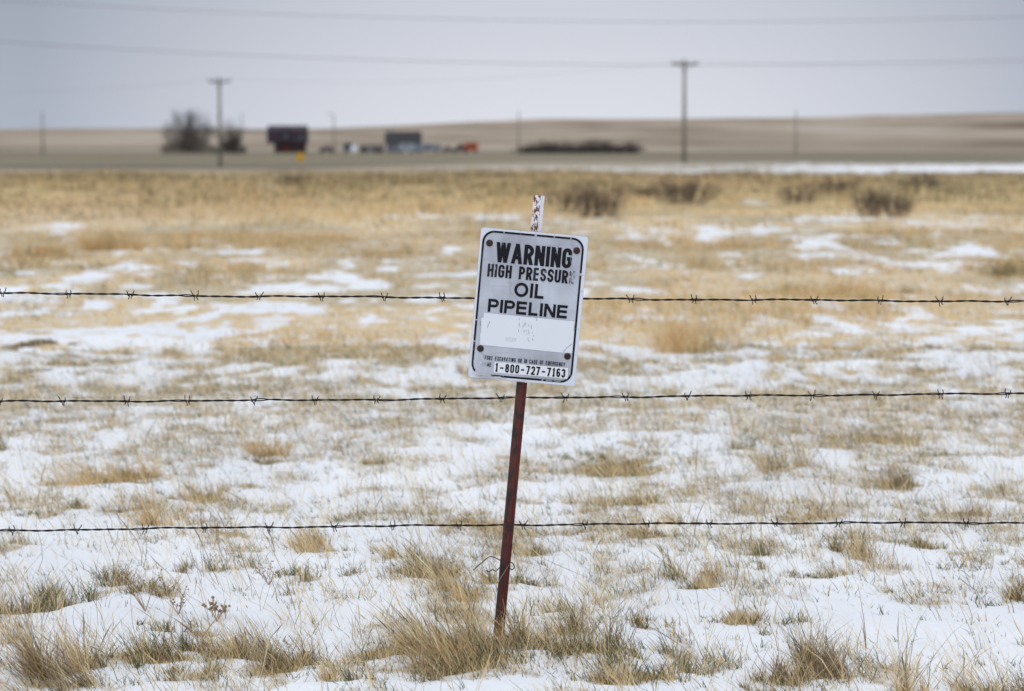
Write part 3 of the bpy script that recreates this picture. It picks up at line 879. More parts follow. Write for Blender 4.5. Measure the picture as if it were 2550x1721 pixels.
def glyph(ch, W, H):
    """list of ('p', pts, capA, capB) polylines and ('d', x0,y0,x1,y1) flat-cut diagonals; centre lines in 0..W, 0..H"""
    r = W / 2; ry = min(W / 2 * 1.15, H / 2)
    P_ = lambda *p, a=1, b=1: ("p", list(p), a, b)
    mid = H * .52
    if ch == "I": return [P_((0, 0), (0, H))]
    if ch == "H": return [P_((0, 0), (0, H)), P_((W, 0), (W, H)), P_((0, mid), (W, mid))]
    if ch == "E": return [P_((0, 0), (0, H)), P_((0, H), (W, H), b=.5), P_((0, mid), (W * .88, mid)), P_((0, 0), (W, 0), b=.5)]
    if ch == "F": return [P_((0, 0), (0, H)), P_((0, H), (W, H), b=.5), P_((0, mid), (W * .85, mid))]
    if ch == "L": return [P_((0, 0), (0, H)), P_((0, 0), (W, 0), b=.5)]
    if ch == "T": return [P_((r, 0), (r, H)), P_((0, H), (W, H))]
    if ch == "A": return [("d", 0, 0, r, H), ("d", W, 0, r, H), P_((W * .22, H * .27), (W * .78, H * .27), a=0, b=0)]
    if ch == "V": return [("d", r, 0, 0, H), ("d", r, 0, W, H)]
    if ch == "W": return [("d", W * .25, 0, 0, H), ("d", W * .25, 0, W * .5, H), ("d", W * .75, 0, W * .5, H), ("d", W * .75, 0, W, H)]
    if ch == "N": return [P_((0, 0), (0, H)), P_((W, 0), (W, H)), ("d", W, 0, 0, H)]
    if ch == "M": return [P_((0, 0), (0, H)), P_((W, 0), (W, H)), ("d", r, 0, 0, H), ("d", r, 0, W, H)]
    if ch == "X": return [("d", 0, 0, W, H), ("d", W, 0, 0, H)]
    if ch == "Y": return [("d", r, H * .42, 0, H), ("d", r, H * .42, W, H), P_((r, 0), (r, H * .42))]
    if ch == "O" or ch == "0":
        pts = arc(r, H - ry, r, ry, 0, 180) + arc(r, ry, r, ry, 180, 360)
        return [("c", pts)]
    if ch == "U": return [("p", [(0, H)] + arc(r, ry, r, ry, 180, 360) + [(W, H)], 1, 1)]
    if ch == "C": return [("p", [(W, H * .68)] + arc(r, H - ry, r, ry, 0, 180) + arc(r, ry, r, ry, 180, 360) + [(W, H * .34)], 0, 0)]
    if ch == "G": return [("p", [(W, H * .70)] + arc(r, H - ry, r, ry, 0, 180) + arc(r, ry, r, ry, 180, 360) + [(W, H * .47)], 0, 1), P_((W * .5, H * .47), (W, H * .47), a=0)]
    if ch in "PRB":
        q = H * .46 if ch != "B" else H * .53
        rr = (H - q) / 2; rx = min(rr, W * .7)
        s = [P_((0, 0), (0, H)), ("p", [(0, H)] + arc(W - rx, H - rr, rx, rr, 90, -90) + [(0, q)], 0, 0)]
        if ch == "R": s.append(("d", W, 0, W * .42, q))
        if ch == "B":
            r2 = q / 2; rx = min(r2, W * .7)
            s.append(("p", [(0, q)] + arc(W - rx, r2, rx, r2, 90, -90) + [(0, 0)], 0, 0))
        return s
    if ch == "S":
        q = H / 2; rq = H * .25
        pts = [(W, H - rq * 1.15)] + arc(r, H - rq, r, rq, 0, 180, 10) + [(W * .06, q + rq * .55), (W * .22, q + rq * .2), (W * .78, q - rq * .2), (W * .94, q - rq * .55)] + arc(r, rq, r, rq, 0, -180, 10) + [(0, rq * 1.15)]
        return [("p", pts, 0, 0)]
    if ch == "1": return [P_((W * .62, 0), (W * .62, H)), ("p", [(W * .62, H), (W * .05, H * .80)], 0, 0), P_((0, 0), (W * 1.1, 0), a=.2, b=.2)]
    if ch == "7": return [P_((0, H), (W, H)), ("d", W * .28, 0, W, H)]
    if ch == "8":
        q = H * .53; r1 = (H - q) / 2; r2 = q / 2
        return [("c", arc(r, H - r1, r * .9, r1, 0, 360, 20)[:-1]), ("c", arc(r, r2, r, r2, 0, 360, 20)[:-1])]
    if ch == "2": return [("p", [(0, H * .72)] + arc(r, H - ry, r, ry, 180, 0) + [(W * .96, H * .56), (W * .7, H * .36), (W * .15, H * .10), (0, 0)], 0, 0), P_((0, 0), (W, 0))]
    if ch == "3":
        q = H * .53; r1 = (H - q) / 2; r2 = q / 2
        return [("p", [(0, H * .78)] + arc(r, H - r1, r, r1, 170, -90), 0, 0), ("p", arc(r, r2, r, r2, 90, -170) + [(0, H * .24)], 0, 0)]
    if ch == "6": return [("c", arc(r, H * .29, r, H * .29, 0, 360, 20)[:-1]), ("p", [(0, H * .29), (0, H - ry)] + arc(r, H - ry, r, ry, 180, 15), 0, 0)]
    if ch == "-": return [P_((0, H * .46), (W, H * .46), a=0, b=0)]
    return []


REL = {"I": 0, "W": 1.62, "M": 1.35, "1": .62, "-": .95, " ": .75, "N": 1.05, "A": 1.05, "O": 1.05, "V": 1.0, "Y": 1.0, "X": 1.0, "G": 1.02, "L": .86, "E": .88, "F": .84}


def text_line(txt, u0, u1, v0, v1, s, gap, mats, z0=0.0008, name="lettering", fade=None, rel=None, sx=None):
    """txt fills u0..u1, cap height v0..v1, stroke s, gap between letters (all in panel pixels)"""
    rl = dict(REL)
    if rel: rl.update(rel)
    H = (v1 - v0) - s
    ws = [rl.get(c, 1.0) for c in txt]
    fixed = sum((s + gap) if c != " " else gap for c in txt) - gap
    unit = (u1 - u0 - fixed) / sum(ws)
    mb = MB(); u = u0; lift = z0; cnt = 0
    sxx = sx or s
    for ci, (c, w) in enumerate(zip(txt, ws)):
        Wd = w * unit
        if c != " ":
            ox = u + s / 2; oy = v1 - s / 2
            mi = fade[ci] if fade else 0
            for st in glyph(c, Wd, H):
                lift += 0.000012; cnt += 1
                if st[0] == "d":
                    _, x0, y0, x1, y1 = st
                    y0_, y1_ = (y0 - s / 2 if y0 < y1 else y0 + s / 2), y1 + s / 2
                    if y0 > H * .2 and y0 < H * .8: y0_ = y0
                    dx, dy = x1 - x0, (y1 - y0)
                    L_ = math.hypot(dx, dy); hw = s / 2 * L_ / abs(dy) * 0.98
                    # keep outer edges inside the letter
                    poly = [(x0 - hw, y0_), (x0 + hw, y0_), (x1 + hw, y1_), (x1 - hw, y1_)]
                    b = len(mb.v)
                    for (a, bb) in poly: mb.v.append(tuple(P(ox + a, oy - bb, lift)))
                    mb.f.append((b, b + 1, b + 2, b + 3)); mb.m.append(mi)
                    continue
                closed = st[0] == "c"
                pts = list(st[1])
                # drop repeated points
                q = [pts[0]]
                for p_ in pts[1:]:
                    if math.dist(p_, q[-1]) > 1e-4: q.append(p_)
                pts = q
                if not closed:
                    for end, cap in ((0, st[2]), (-1, st[3])):
                        if cap:
                            a = pts[end]; b_ = pts[1] if end == 0 else pts[-2]
                            l = math.dist(a, b_); k = s / 2 * cap / l
                            pts[end] = (a[0] + (a[0] - b_[0]) * k, a[1] + (a[1] - b_[1]) * k)
                n = len(pts); b = len(mb.v)
                for i in range(n):
                    pr = pts[(i - 1) % n] if (closed or i > 0) else None
                    nx = pts[(i + 1) % n] if (closed or i < n - 1) else None
                    def nrm(a, c_):
                        l = math.dist(a, c_) or 1; return (-(c_[1] - a[1]) / l, (c_[0] - a[0]) / l)
                    if pr is None: nn = nrm(pts[i], nx); k = 1
                    elif nx is None: nn = nrm(pr, pts[i]); k = 1
                    else:
                        n1 = nrm(pr, pts[i]); n2 = nrm(pts[i], nx)
                        sx_, sy_ = n1[0] + n2[0], n1[1] + n2[1]; l = math.hypot(sx_, sy_) or 1
                        nn = (sx_ / l, sy_ / l); k = min(1.6, 1 / max(.3, nn[0] * n1[0] + nn[1] * n1[1]))
                    for sg in (1, -1):
                        mb.v.append(tuple(P(ox + pts[i][0] + nn[0] * k * s / 2 * sg, oy - pts[i][1] - nn[1] * k * s / 2 * sg, lift)))
                for i in range(n if closed else n - 1):
                    j = (i + 1) % n
                    mb.f.append((b + 2 * i, b + 2 * i + 1, b + 2 * j + 1, b + 2 * j)); mb.m.append(mi)
            u += Wd + s + gap
        else:
            u += Wd + gap
    return mb.build(name, mats, panel, origin=root.location)


text_line("WARNING", 126, 700, 101, 252, 28, 9, M_black, rel={"A": 1.2, "N": 1.0, "R": .95, "G": .95, "W": 1.75})
hp = "HIGH PRESSURE"
text_line(hp, 77, 736, 268, 366, 17.5, 9, [M_black, M_black_worn, M_black_faint], fade=[1, 1, 0, 0, 0, 0, 0, 1, 1, 0, 0, 0, 2], rel={" ": 1.3})
text_line("OIL", 290, 519, 389, 498, 21, 14, M_black, rel={"O": 1.45, "L": .9})
text_line("PIPELINE", 104, 707, 531, 630, 20.5, 11, M_black, rel={"P": .95, "N": 1.05, "E": .98, "L": .85})
# sticker over the company line, and the phone label
mb = MB(); poly_face(mb, [(78, 640), (420, 643), (762, 645), (768, 660), (768, 884), (735, 889), (400, 886), (70, 884), (64, 800), (69, 790), (62, 680), (78, 676)], 0.0010, 0.0002)
mb.build("sticker", M_sticker, panel, origin=root.location)
mb = MB(); poly_face(mb, [(190, 1003), (748, 1000), (750, 1082), (189, 1083)], 0.0010, 0.0002)
mb.build("phone_label", M_label, panel, origin=root.location)
small = "BEFORE EXCAVATING OR IN CASE OF EMERGENCY"
fade = [0] * len(small)
for i in range(6): fade[i] = 2 if i < 2 else 1
text_line(small, 82, 722, 961, 992, 4.5, 4.6, [M_black, M_black_worn, M_whiteink], fade=fade, rel={" ": 1.1})
text_line("PHONE", 80, 168, 1012, 1043, 4.6, 4.4, [M_black_worn, M_black_faint, M_whiteink], fade=[2, 1, 1, 0, 0])
text_line("1-800-727-7163", 197, 730, 1010, 1076, 12, 8, M_black, z0=0.0013, rel={"-": 1.35, "1": .75})
# what is left of print under the sticker
def strokes(name, lines, mat, lift, w, parent=panel):
    mb = MB()
    for L_ in lines:
        for (a, b) in zip(L_[:-1], L_[1:]):
            l = math.dist(a, b) or 1; nx, ny = -(b[1] - a[1]) / l * w / 2, (b[0] - a[0]) / l * w / 2
            i = len(mb.v); lift += 0.00001
            for (u, v) in ((a[0] + nx, a[1] + ny), (a[0] - nx, a[1] - ny), (b[0] - nx, b[1] - ny), (b[0] + nx, b[1] + ny)):
                mb.v.append(tuple(P(u, v, lift)))
            mb.f.append((i, i + 3, i + 2, i + 1)); mb.m.append(0)
    return mb.build(name, mat, parent, origin=root.location)


gl = []
u = 262
gl += [[(u, 812), (u, 838)], [(u, 818), (u + 6, 812), (u + 12, 814), (u + 14, 820), (u + 14, 838)]]; u += 24
gl += [[(u + 4, 802), (u + 4, 834), (u + 9, 838), (u + 13, 837)], [(u - 1, 812), (u + 12, 812)]]; u += 20
gl += [[(u, 825), (u + 16, 825), (u + 15, 816), (u + 8, 811), (u + 1, 817), (u, 829), (u + 6, 837), (u + 15, 835)]]; u += 25
gl += [[(u, 812), (u, 838)], [(u, 819), (u + 5, 813), (u + 10, 812)]]
strokes("lettering", gl, M_ghost, 0.0014, 3.6)
# scuffs on the sticker
sc = [[(128, 700), (112, 752)], [(352, 690), (350, 720)], [(352, 742), (349, 762)], [(424, 740), (428, 756), (430, 772)], [(458, 752), (455, 764)],
      [(470, 640), (476, 655), (482, 668)], [(425, 800), (428, 816), (436, 830)], [(460, 800), (463, 818)], [(410, 745), (412, 752)], [(415, 770), (417, 776)], [(440, 700), (446, 730)],
      [(420, 700), (422, 712)], [(350, 660), (349, 672)], [(762, 655), (766, 700), (764, 712)], [(700, 886), (722, 850), (760, 815)], [(465, 778), (468, 784)], [(56, 705), (60, 740)]]
strokes("scratch_pattern", sc, M_scr, 0.0015, 2.6)
mb = MB()
for (cu, cv, ru, rv) in ((392, 700, 11, 15), (392, 752, 11, 9), (380, 715, 5, 12), (398, 690, 4, 8)):
    poly_face(mb, [(cu + ru * math.cos(R(a)) * random.uniform(.7, 1.1), cv + rv * math.sin(R(a)) * random.uniform(.7, 1.1)) for a in range(0, 360, 30)], 0.0016 + cu * 1e-8 + cv * 1e-7)
mb.build("smudge", M_ghost, panel, origin=root.location)
# longer cracks through the sheeting
cr = [[(178, 2), (180, 60), (176, 120)], [(20, 232), (80, 238), (160, 262)], [(300, 2), (300, 90)], [(415, 5), (414, 60), (424, 120)], [(553, 4), (556, 60), (590, 96), (575, 150)], [(640, 70), (560, 92), (450, 100)],
      [(700, 140), (690, 180), (712, 260), (730, 300)], [(680, 30), (690, 70), (720, 92)], [(705, 300), (806, 292)], [(250, 380), (262, 470), (258, 520)], [(76, 935), (130, 985), (170, 940), (280, 925), (420, 960), (640, 985)],
      [(735, 935), (760, 1000), (770, 1060)], [(20, 870), (60, 905)], [(180, 66), (250, 96), (330, 78)], [(100, 2), (96, 40)], [(500, 2), (498, 20)], [(770, 420), (808, 415)], [(770, 700), (806, 705)], [(2, 820), (24, 822)]]
strokes("crack_pattern", cr, simple("crack_lines", (0.36, 0.37, 0.42), 0.7, 0.1, 50), 0.0017, 1.7)
# peeling lip at the lower left corner
mb = MB()
for k, (a, b, lf) in enumerate((((20, 1098), (200, 1118), .003), ((60, 1122), (330, 1136), .0025), ((150, 1108), (300, 1122), .002), ((340, 1126), (520, 1137), .002))):
    n = 16; ringA = []; ringB = []
    for i in range(n + 1):
        t = i / n; u_ = a[0] + (b[0] - a[0]) * t; v_ = a[1] + (b[1] - a[1]) * t
        w = (3.5 + 2.5 * math.sin(t * 9 + k)) * math.sin(math.pi * min(1, t * 1.05 + .02)) + .6
        j = 1.5 * math.sin(t * 23 + k * 2)
        ringA.append(P(u_, v_ - w + j, .0021 + .0003 * k)); ringB.append(P(u_, v_ + w + j, .0021 + lf * math.sin(math.pi * t) + .0003 * k))
    mb.quad_strip([ringA, ringB], closed=False)
mb.build("peeling_film", simple("peeled_film", (0.50, 0.49, 0.50), .6, .35, 60), panel, origin=root.location)
mb = MB()
for (cu, cv, r_) in ((556, 298, 9), (775, 292, 7), (417, 20, 6), (684, 16, 6), (560, 1110, 6), (241, 396, 4)):
    poly_face(mb, [(cu + r_ * math.cos(R(a)) * random.uniform(.6, 1.1), cv + r_ * math.sin(R(a)) * random.uniform(.8, 1.3)) for a in range(0, 360, 36)], 0.0019 + cu * 1e-7)
mb.build("chip_pattern", simple("bare_substrate", (0.50, 0.46, 0.40), .7, .2, 50), panel, origin=root.location)
# the maker's line on the lower border: too small to read, only pale flecks
fl = []
uu = 590
while uu < 700:
    if not 638 < uu < 648:
        fl.append([(uu, 1104), (uu, 1111)]); fl.append([(uu, 1104 + 3.5 * (int(uu) % 3)), (uu + 3, 1104 + 3.5 * (int(uu) % 3))])
    uu += 5.6
strokes("maker_line", fl, M_label, 0.0012, 1.7)
# bolts
for (bu, bv) in ((74, 114), (731, 113), (75, 912), (734, 912)):
    mb = MB(); rings = []
    for (rr, lf) in ((25.5, .0012), (25.5, .0022), (22, .0032), (13, .0046), (4, .0052)):
        rings.append([P(bu + rr * math.cos(R(-a)), bv + rr * math.sin(R(-a)), lf) for a in range(0, 360, 20)])
    mb.quad_strip(rings)
    mb.build("bolt", M_bolt, panel, origin=root.location, smooth=True)

# ------------------------------------------------------------------ loose tie wire twisted round the post
M_wire = simple("weathered_wire", (0.035, 0.028, 0.028), 0.55, 0.4, 200, metal=0.3)
TWp = [(838, 665, -.012), (870, 632, -.010), (900, 608, -.008), (940, 574, -.004), (966, 560, .0), (1000, 568, .004), (1030, 583, .010), (1052, 594, .016), (1085, 622, .024), (1112, 648, .020), (1128, 657, .010),
       (1141, 650, .0), (1145, 634, -.006), (1136, 612, -.013), (1112, 602, -.015), (1084, 604, -.016), (1062, 616, -.014), (1045, 636, -.012), (1028, 650, -.012), (1008, 670, -.014), (996, 664, -.014), (982, 657, -.014), (966, 668, -.014), (950, 673, -.015), (933, 664, -.015)]


def catmull(pts, n=5):
    pts = [Vector(p) for p in pts]; out = []
    for i in range(len(pts) - 1):
        p0 = pts[max(i - 1, 0)]; p1 = pts[i]; p2 = pts[i + 1]; p3 = pts[min(i + 2, len(pts) - 1)]
        for k in range(n):
            t = k / n
            out.append(0.5 * ((2 * p1) + (p2 - p0) * t + (2 * p0 - 5 * p1 + 4 * p2 - p3) * t * t + (3 * p1 - 3 * p2 + p3 - p0) * t ** 3))
    return out + [pts[-1]]


mb = MB()
mb.tube(catmull([at_y(900 + x / 3.01, 1200 + y / 3.01, PY + dy) for x, y, dy in TWp]), 0.00125, 6)
o = mb.build("tie_wire", M_wire, None, origin=at_y(1245, 1410, PY), smooth=True)
tag(o, "loose end of dark wire twisted once round the leaning post", "wire")

# ------------------------------------------------------------------ barbed wire: three strands behind the sign
M_barb = simple("dark_barbed_wire", (0.012, 0.009, 0.009), 0.6, 0.45, 150, metal=0.2)
WIRES = [
    ([(-3200, 640), (-1200, 647), (-400, 655), (0, 664), (443, 671), (872, 674), (1070, 676), (1330, 678), (1575, 679.5), (2000, 682), (2323, 684), (2750, 684), (3600, 681), (5600, 672)],
     [5, 155, 295, 443, 587, 729, 872, 1003, 1148, 1288, 1431, 1575, 1710, 1847, 1997, 2133, 2285],
     "topmost of the three barbed wire strands, passing behind the sign panel"),
    ([(-3200, 925), (-1200, 917), (-400, 914), (0, 911), (573, 908.5), (1002, 905), (1283, 901.5), (1560, 899), (1990, 895.5), (2323, 893), (2750, 889), (3600, 886), (5600, 880)],
     [138, 284, 422, 573, 712, 852, 1002, 1136, 1283, 1420, 1560, 1700, 1845, 1990, 2138, 2290],
     "middle barbed wire strand, crossing the post just under the panel"),
    ([(-3200, 1224), (-1200, 1216), (-400, 1210), (0, 1204), (605, 1196), (1040, 1192), (1328, 1189.5), (1763, 1187), (2323, 1186), (2750, 1188), (3600, 1193), (5600, 1204)],
     [18, 166, 322, 458, 605, 754, 888, 1040, 1186, 1328, 1470, 1612, 1763, 1908, 2056, 2200],
     "lowest barbed wire strand, above the tie wire on the post"),
]
WY = PY + 0.075
for wi, (cl, barbs, lab) in enumerate(WIRES):
    barbs = [barbs[0] - 145 * k for k in range(5, 0, -1)] + barbs + [barbs[-1] + 145 * k for k in range(1, 6)]
    xs = [c[0] for c in cl]; ys = [c[1] for c in cl]
    def pos(px):
        return at_y(px * K, float(np.interp(px, xs, ys)) * K, WY)
    # smooth centre line
    cpts = catmull([at_y(a * K, b * K, WY) for a, b in cl], 24)
    CX = np.array([p.x for p in cpts]); CZ = np.array([p.z for p in cpts])
    def cz(x): return float(np.interp(x, CX, CZ))
    p0 = pos(0)
    r_ = empty("barbed_wire", (pos(1161).x, WY, cz(pos(1161).x)), lab, "barbed wire", "barbed wire strands of the fence")
    bx = [at_y(b * K, 700, WY).x for b in barbs]
    # two strands twisted round each other, the twist loosening at the barbs
    x = CX[0]; ph = wi * 1.3; A = []; B = []
    step = 0.0035
    loose = [(random.choice((-1, 1)), random.random()) for _ in bx]
    while x < CX[-1]:
        dn, ix = min((abs(x - b), i) for i, b in enumerate(bx))
        side, amt = loose[ix]
        op = 0.0
        u_ = (x - bx[ix]) * side
        if 0 < u_ < 0.032: op = math.sin(u_ / 0.032 * math.pi) * 0.0013 * amt
        rad = 0.00120 + op
        zz = cz(x) + 0.0007 * math.sin(x * 31 + wi) + 0.0009 * math.sin(x * 11.3 + wi * 2) + 0.0005 * math.sin(x * 53 + wi)
        A.append(Vector((x, WY + rad * math.sin(ph), zz + rad * math.cos(ph))))
        B.append(Vector((x, WY - rad * math.sin(ph), zz - rad * math.cos(ph))))
        ph += step / 0.030 * math.pi * (0.35 if op > 0.0003 else 1.0)
        x += step
    for S in (A, B):
        mb = MB(); mb.tube(S, 0.00142, 6)
        mb.build("strand", M_barb, r_, smooth=True)
    for b in bx:
        mb = MB(); c = Vector((b, WY, cz(b)))
        for half, off in ((0, -0.0038), (1, 0.0042)):
            # each barb wire wraps the strands about twice and leaves with two points
            a0 = random.uniform(-.5, .5) + (0 if half == 0 else 1.9)
            pts = []
            tl = random.uniform(.006, .0115)
            th = random.uniform(-.45, .45)
            up = 1 if half == 0 else -1
            st = Vector((off - .0025, 0, 0))
            dirn = Vector((math.sin(th) - (.25 if half == 0 else -.25), random.uniform(-.3, .3), math.cos(th) * up)).normalized()
            R_ = 0.0027
            s0 = c + Vector((off - .0018, 0, R_ * up))
            pts.append(s0 + dirn * tl); pts.append(s0 + dirn * tl * .5)
            for k in range(17):
                a = math.pi / 2 * up + k / 16 * math.pi * 3.0
                pts.append(c + Vector((off - .0018 + .0040 * k / 16, R_ * math.cos(a), R_ * math.sin(a))))
            e = pts[-1]; th2 = random.uniform(-.5, .5); tl2 = random.uniform(.006, .0115)
            d2 = Vector((math.sin(th2) + (.2 if half else -.1), random.uniform(-.3, .3), -up * math.cos(th2))).normalized()
            pts.append(e + d2 * tl2 * .5); pts.append(e + d2 * tl2)
            mb.tube(pts, 0.00115, 5)
        mb.build("barb", M_barb, r_, smooth=True)

# ------------------------------------------------------------------ bare shrubs, trees
M_twig = simple("bare_twigs", (0.13, 0.095, 0.075), 0.9, 0.35, 6)
M_twig_g = simple("grey_brown_twigs", (0.11, 0.098, 0.090), 0.9, 0.3, 1)
M_bark = simple("dark_bark", (0.060, 0.052, 0.047), 0.9, 0.3, 1)


def shrub_mesh(mb, base, w, h, n, r0, seed, spread=1.0, sub=4, basew=.18):
    rd = random.Random(seed)
    for i in range(n):
        a = rd.uniform(0, 2 * math.pi); q = rd.random() ** .6
        top = base + Vector((math.cos(a) * q * w / 2 * spread, math.sin(a) * q * w / 2 * spread * .8, h * rd.uniform(.55, 1.05) * (1 - .3 * q * q)))
        b = base + Vector((math.cos(a) * q * w * basew, math.sin(a) * q * w * .2, -0.04))
        mid = b.lerp(top, .5) + Vector((rd.uniform(-.06, .06) * w, rd.uniform(-.05, .05) * w, .05 * h))
        mb.tube([b, mid, top], [r0, r0 * .7, r0 * .3], 4, cap=False)
        for k in range(sub):
            t = rd.uniform(.3, .95); s = b.lerp(mid, t * 2) if t < .5 else mid.lerp(top, t * 2 - 1)
            d = Vector((rd.uniform(-1, 1), rd.uniform(-1, 1), rd.uniform(.3, 1.3))).normalized() * h * rd.uniform(.12, .33)
            m2 = s + d * .5 + Vector((rd.uniform(-.02, .02) * w, 0, 0))
            mb.tube([s, m2, s + d], [r0 * .5, r0 * .4, r0 * .2], 3, cap=False)
            for _ in range(2):
                d3 = Vector((rd.uniform(-1, 1), rd.uniform(-1, 1), rd.uniform(.1, 1.2))).normalized() * h * rd.uniform(.06, .16)
                mb.tube([m2, m2 + d3], [r0 * .35, r0 * .2], 3, cap=False)


SH = [  # x0, x1, top, base, label
    (1235, 1312, 412, 482, "dark twiggy shrub just behind the rusty post top"),
    (1312, 1408, 405, 492, "open bare shrub with arching stems, beside the post top"),
    (1402, 1505, 408, 448, "low pale shrub between the open shrub and the dense one"),
    (1498, 1602, 398, 462, "dense brown shrub standing under the tall utility pole"),
    (1770, 1858, 418, 462, "low greyish shrub in front of a taller spiky one"),
    (1838, 1928, 380, 440, "tall spiky shrub against the distant snow strip"),
    (1948, 2062, 425, 492, "wide purplish shrub with two clumps, nearer than the rest"),
    (2045, 2140, 386, 428, "dark compact shrub at the edge of the distant snow strip"),
    (628, 708, 390, 426, "rounded brown shrub beside a small snow patch"),
]
for i, (x0, x1, yt, yb, lab) in enumerate(SH):
    b = g((x0 + x1) / 2, yb); b.z = hz(b.x, b.y)
    s = b.y / F * K
    w = (x1 - x0) * s; h = (yb - yt) * s
    mb = MB()
    if i == 1:
        for k, dx in enumerate((-.34, -.05, .3)):
            shrub_mesh(mb, b + Vector((dx * w, 0, 0)), w * .62, h * (1, .9, .8)[k], 34, .006 * w, 50 + k, 1.5, 6, .1)
    elif i == 6:
        for k, dx in enumerate((-.27, .25)):
            shrub_mesh(mb, b + Vector((dx * w, 0, 0)), w * .7, h * (1, .85)[k], 55, .006 * w, 60 + k, 1.4, 6, .25)
    else:
        k = max(1, int(round(w / h * .9)))
        for j in range(k):
            dx = ((j + .5) / k - .5) * .8
            shrub_mesh(mb, b + Vector((dx * w, 0, 0)), w / k * 1.5, h * random.uniform(.7, 1.1), 50 if i != 3 else 75, .0075 * w / k, 70 + i * 9 + j, 1.4, 6, .3)
    o = mb.build("bare_shrub", M_twig, None, origin=b)
    tag(o, lab, "shrub", "bare shrubs scattered over the field")

FARD = 700.0


def far_pt(x, y=345, d=FARD):
    p = at_y(x * K, y * K, d); p.z = hz(p.x, p.y); return p


def bare_tree(x0, x1, yt, yb, d, lab, seed, ntr, lean=0):
    rd = random.Random(seed)
    b = far_pt((x0 + x1) / 2, yb, d); s = d / F * K
    w = (x1 - x0) * s; h = (yb - yt) * s
    root_ = empty("bare_tree", b, lab, "tree", "bare trees beside the red building")
    tr = MB(); cr_ = MB()

    def grow(mbx, p, dirv, ln, r, depth):
        q = p + dirv * ln * .5 + Vector((rd.uniform(-.08, .08), rd.uniform(-.08, .08), 0)) * ln
        e = p + dirv * ln
        mbx.tube([p, q, e], [r, r * .8, r * .6], 5 if depth < 2 else 3, cap=False)
        if depth >= 5: return
        for _ in range(3 if depth > 0 else 4):
            nd = (dirv + Vector((rd.uniform(-1, 1), rd.uniform(-.8, .8), rd.uniform(-.25, .75))) * (.75 if depth else .6)).normalized()
            grow(cr_, q.lerp(e, rd.random()), nd, ln * rd.uniform(.55, .8), r * .55, depth + 1)
    for k in range(ntr):
        f = (k + .5) / ntr - .5
        dv = Vector((f * w / h * 1.1 + lean, rd.uniform(-.2, .2), 1)).normalized()
        hh = h * (1 - .85 * abs(f) ** 1.2) * rd.uniform(.85, 1.05)
        grow(tr, b + Vector((f * w * .5, rd.uniform(-.6, .6), -.2)), dv, hh * .42, .10 + .006 * hh, 0)
    # suckers and brush round the foot
    for k in range(12):
        f = (k + .5) / 12 - .5
        shrub_mesh(cr_, b + Vector((f * w * .92, rd.uniform(-1, 1), 0)), w * .24, h * (.60 - .95 * abs(f)) * rd.uniform(.6, 1.35), 17, .048, seed * 10 + k, 1.1, 4)
    for k in range(ntr):
        f = (k + .5) / ntr - .5
        shrub_mesh(cr_, b + Vector((f * w * .35, 0, h * .05)), w * .5, h * (.97 - .8 * abs(f)), 13, .045, seed * 77 + k, 1.5, 4)
    tr.build("trunk", M_bark, root_); cr_.build("crown", M_twig_g, root_)


bare_tree(362, 496, 230, 346, 600, "big bare tree with spreading branches, left of the red building", 4, 6)
bare_tree(488, 560, 258, 346, 610, "smaller ragged bare tree behind the utility pole", 9, 3)

# row of low bushes on the right of the farmyard
bs = [(1180, 1216, 326), (1212, 1245, 322), (1240, 1272, 324), (1268, 1302, 315), (1298, 1332, 321), (1328, 1362, 315), (1358, 1392, 320), (1388, 1422, 322), (1416, 1450, 318)]
M_hedge = simple('shelterbelt_twigs', (0.115, 0.098, 0.085), 0.9, 0.3, 1)
labs = ["low bush at the left end of the dark shelterbelt", "second bush of the dark shelterbelt from its left end", "third bush of the shelterbelt from its left end", "taller bush in the left half of the shelterbelt",
        "low bush in the middle of the dark shelterbelt", "tallest bush of the shelterbelt, just right of its middle", "third bush of the shelterbelt from its right end", "second bush of the shelterbelt from its right end", "bush closing the right end of the shelterbelt"]
for i, (x0, x1, yt) in enumerate(bs):
    b = far_pt((x0 + x1) / 2, 340, 640); s = 640 / F * K
    mb = MB(); w = (x1 - x0) * s; h = (347 - yt) * s * random.uniform(.9, 1.25)
    shrub_mesh(mb, b, w * 1.2, h, 70, .055, 300 + i, 1.6, 4)
    shrub_mesh(mb, b, w * 1.7, h * .55, 50, .055, 330 + i, 2.2, 3)
    o = mb.build("shelterbelt_bush", M_hedge, None, origin=b); tag(o, labs[i], "bush", "bushes of the distant shelterbelt")

# ------------------------------------------------------------------ utility poles and cables
M_pole = simple("weathered_pole", (0.27, 0.255, 0.215), 0.85, 0.2, 1.5)
M_arm = simple("crossarm_wood", (0.13, 0.12, 0.11), 0.85, 0.2, 3)
M_ins = simple("insulator_glaze", (0.12, 0.11, 0.12), 0.3, 0.1, 5)
M_cable = simple("aluminium_cable", (0.10, 0.10, 0.11), 0.5, 0.1, 1)


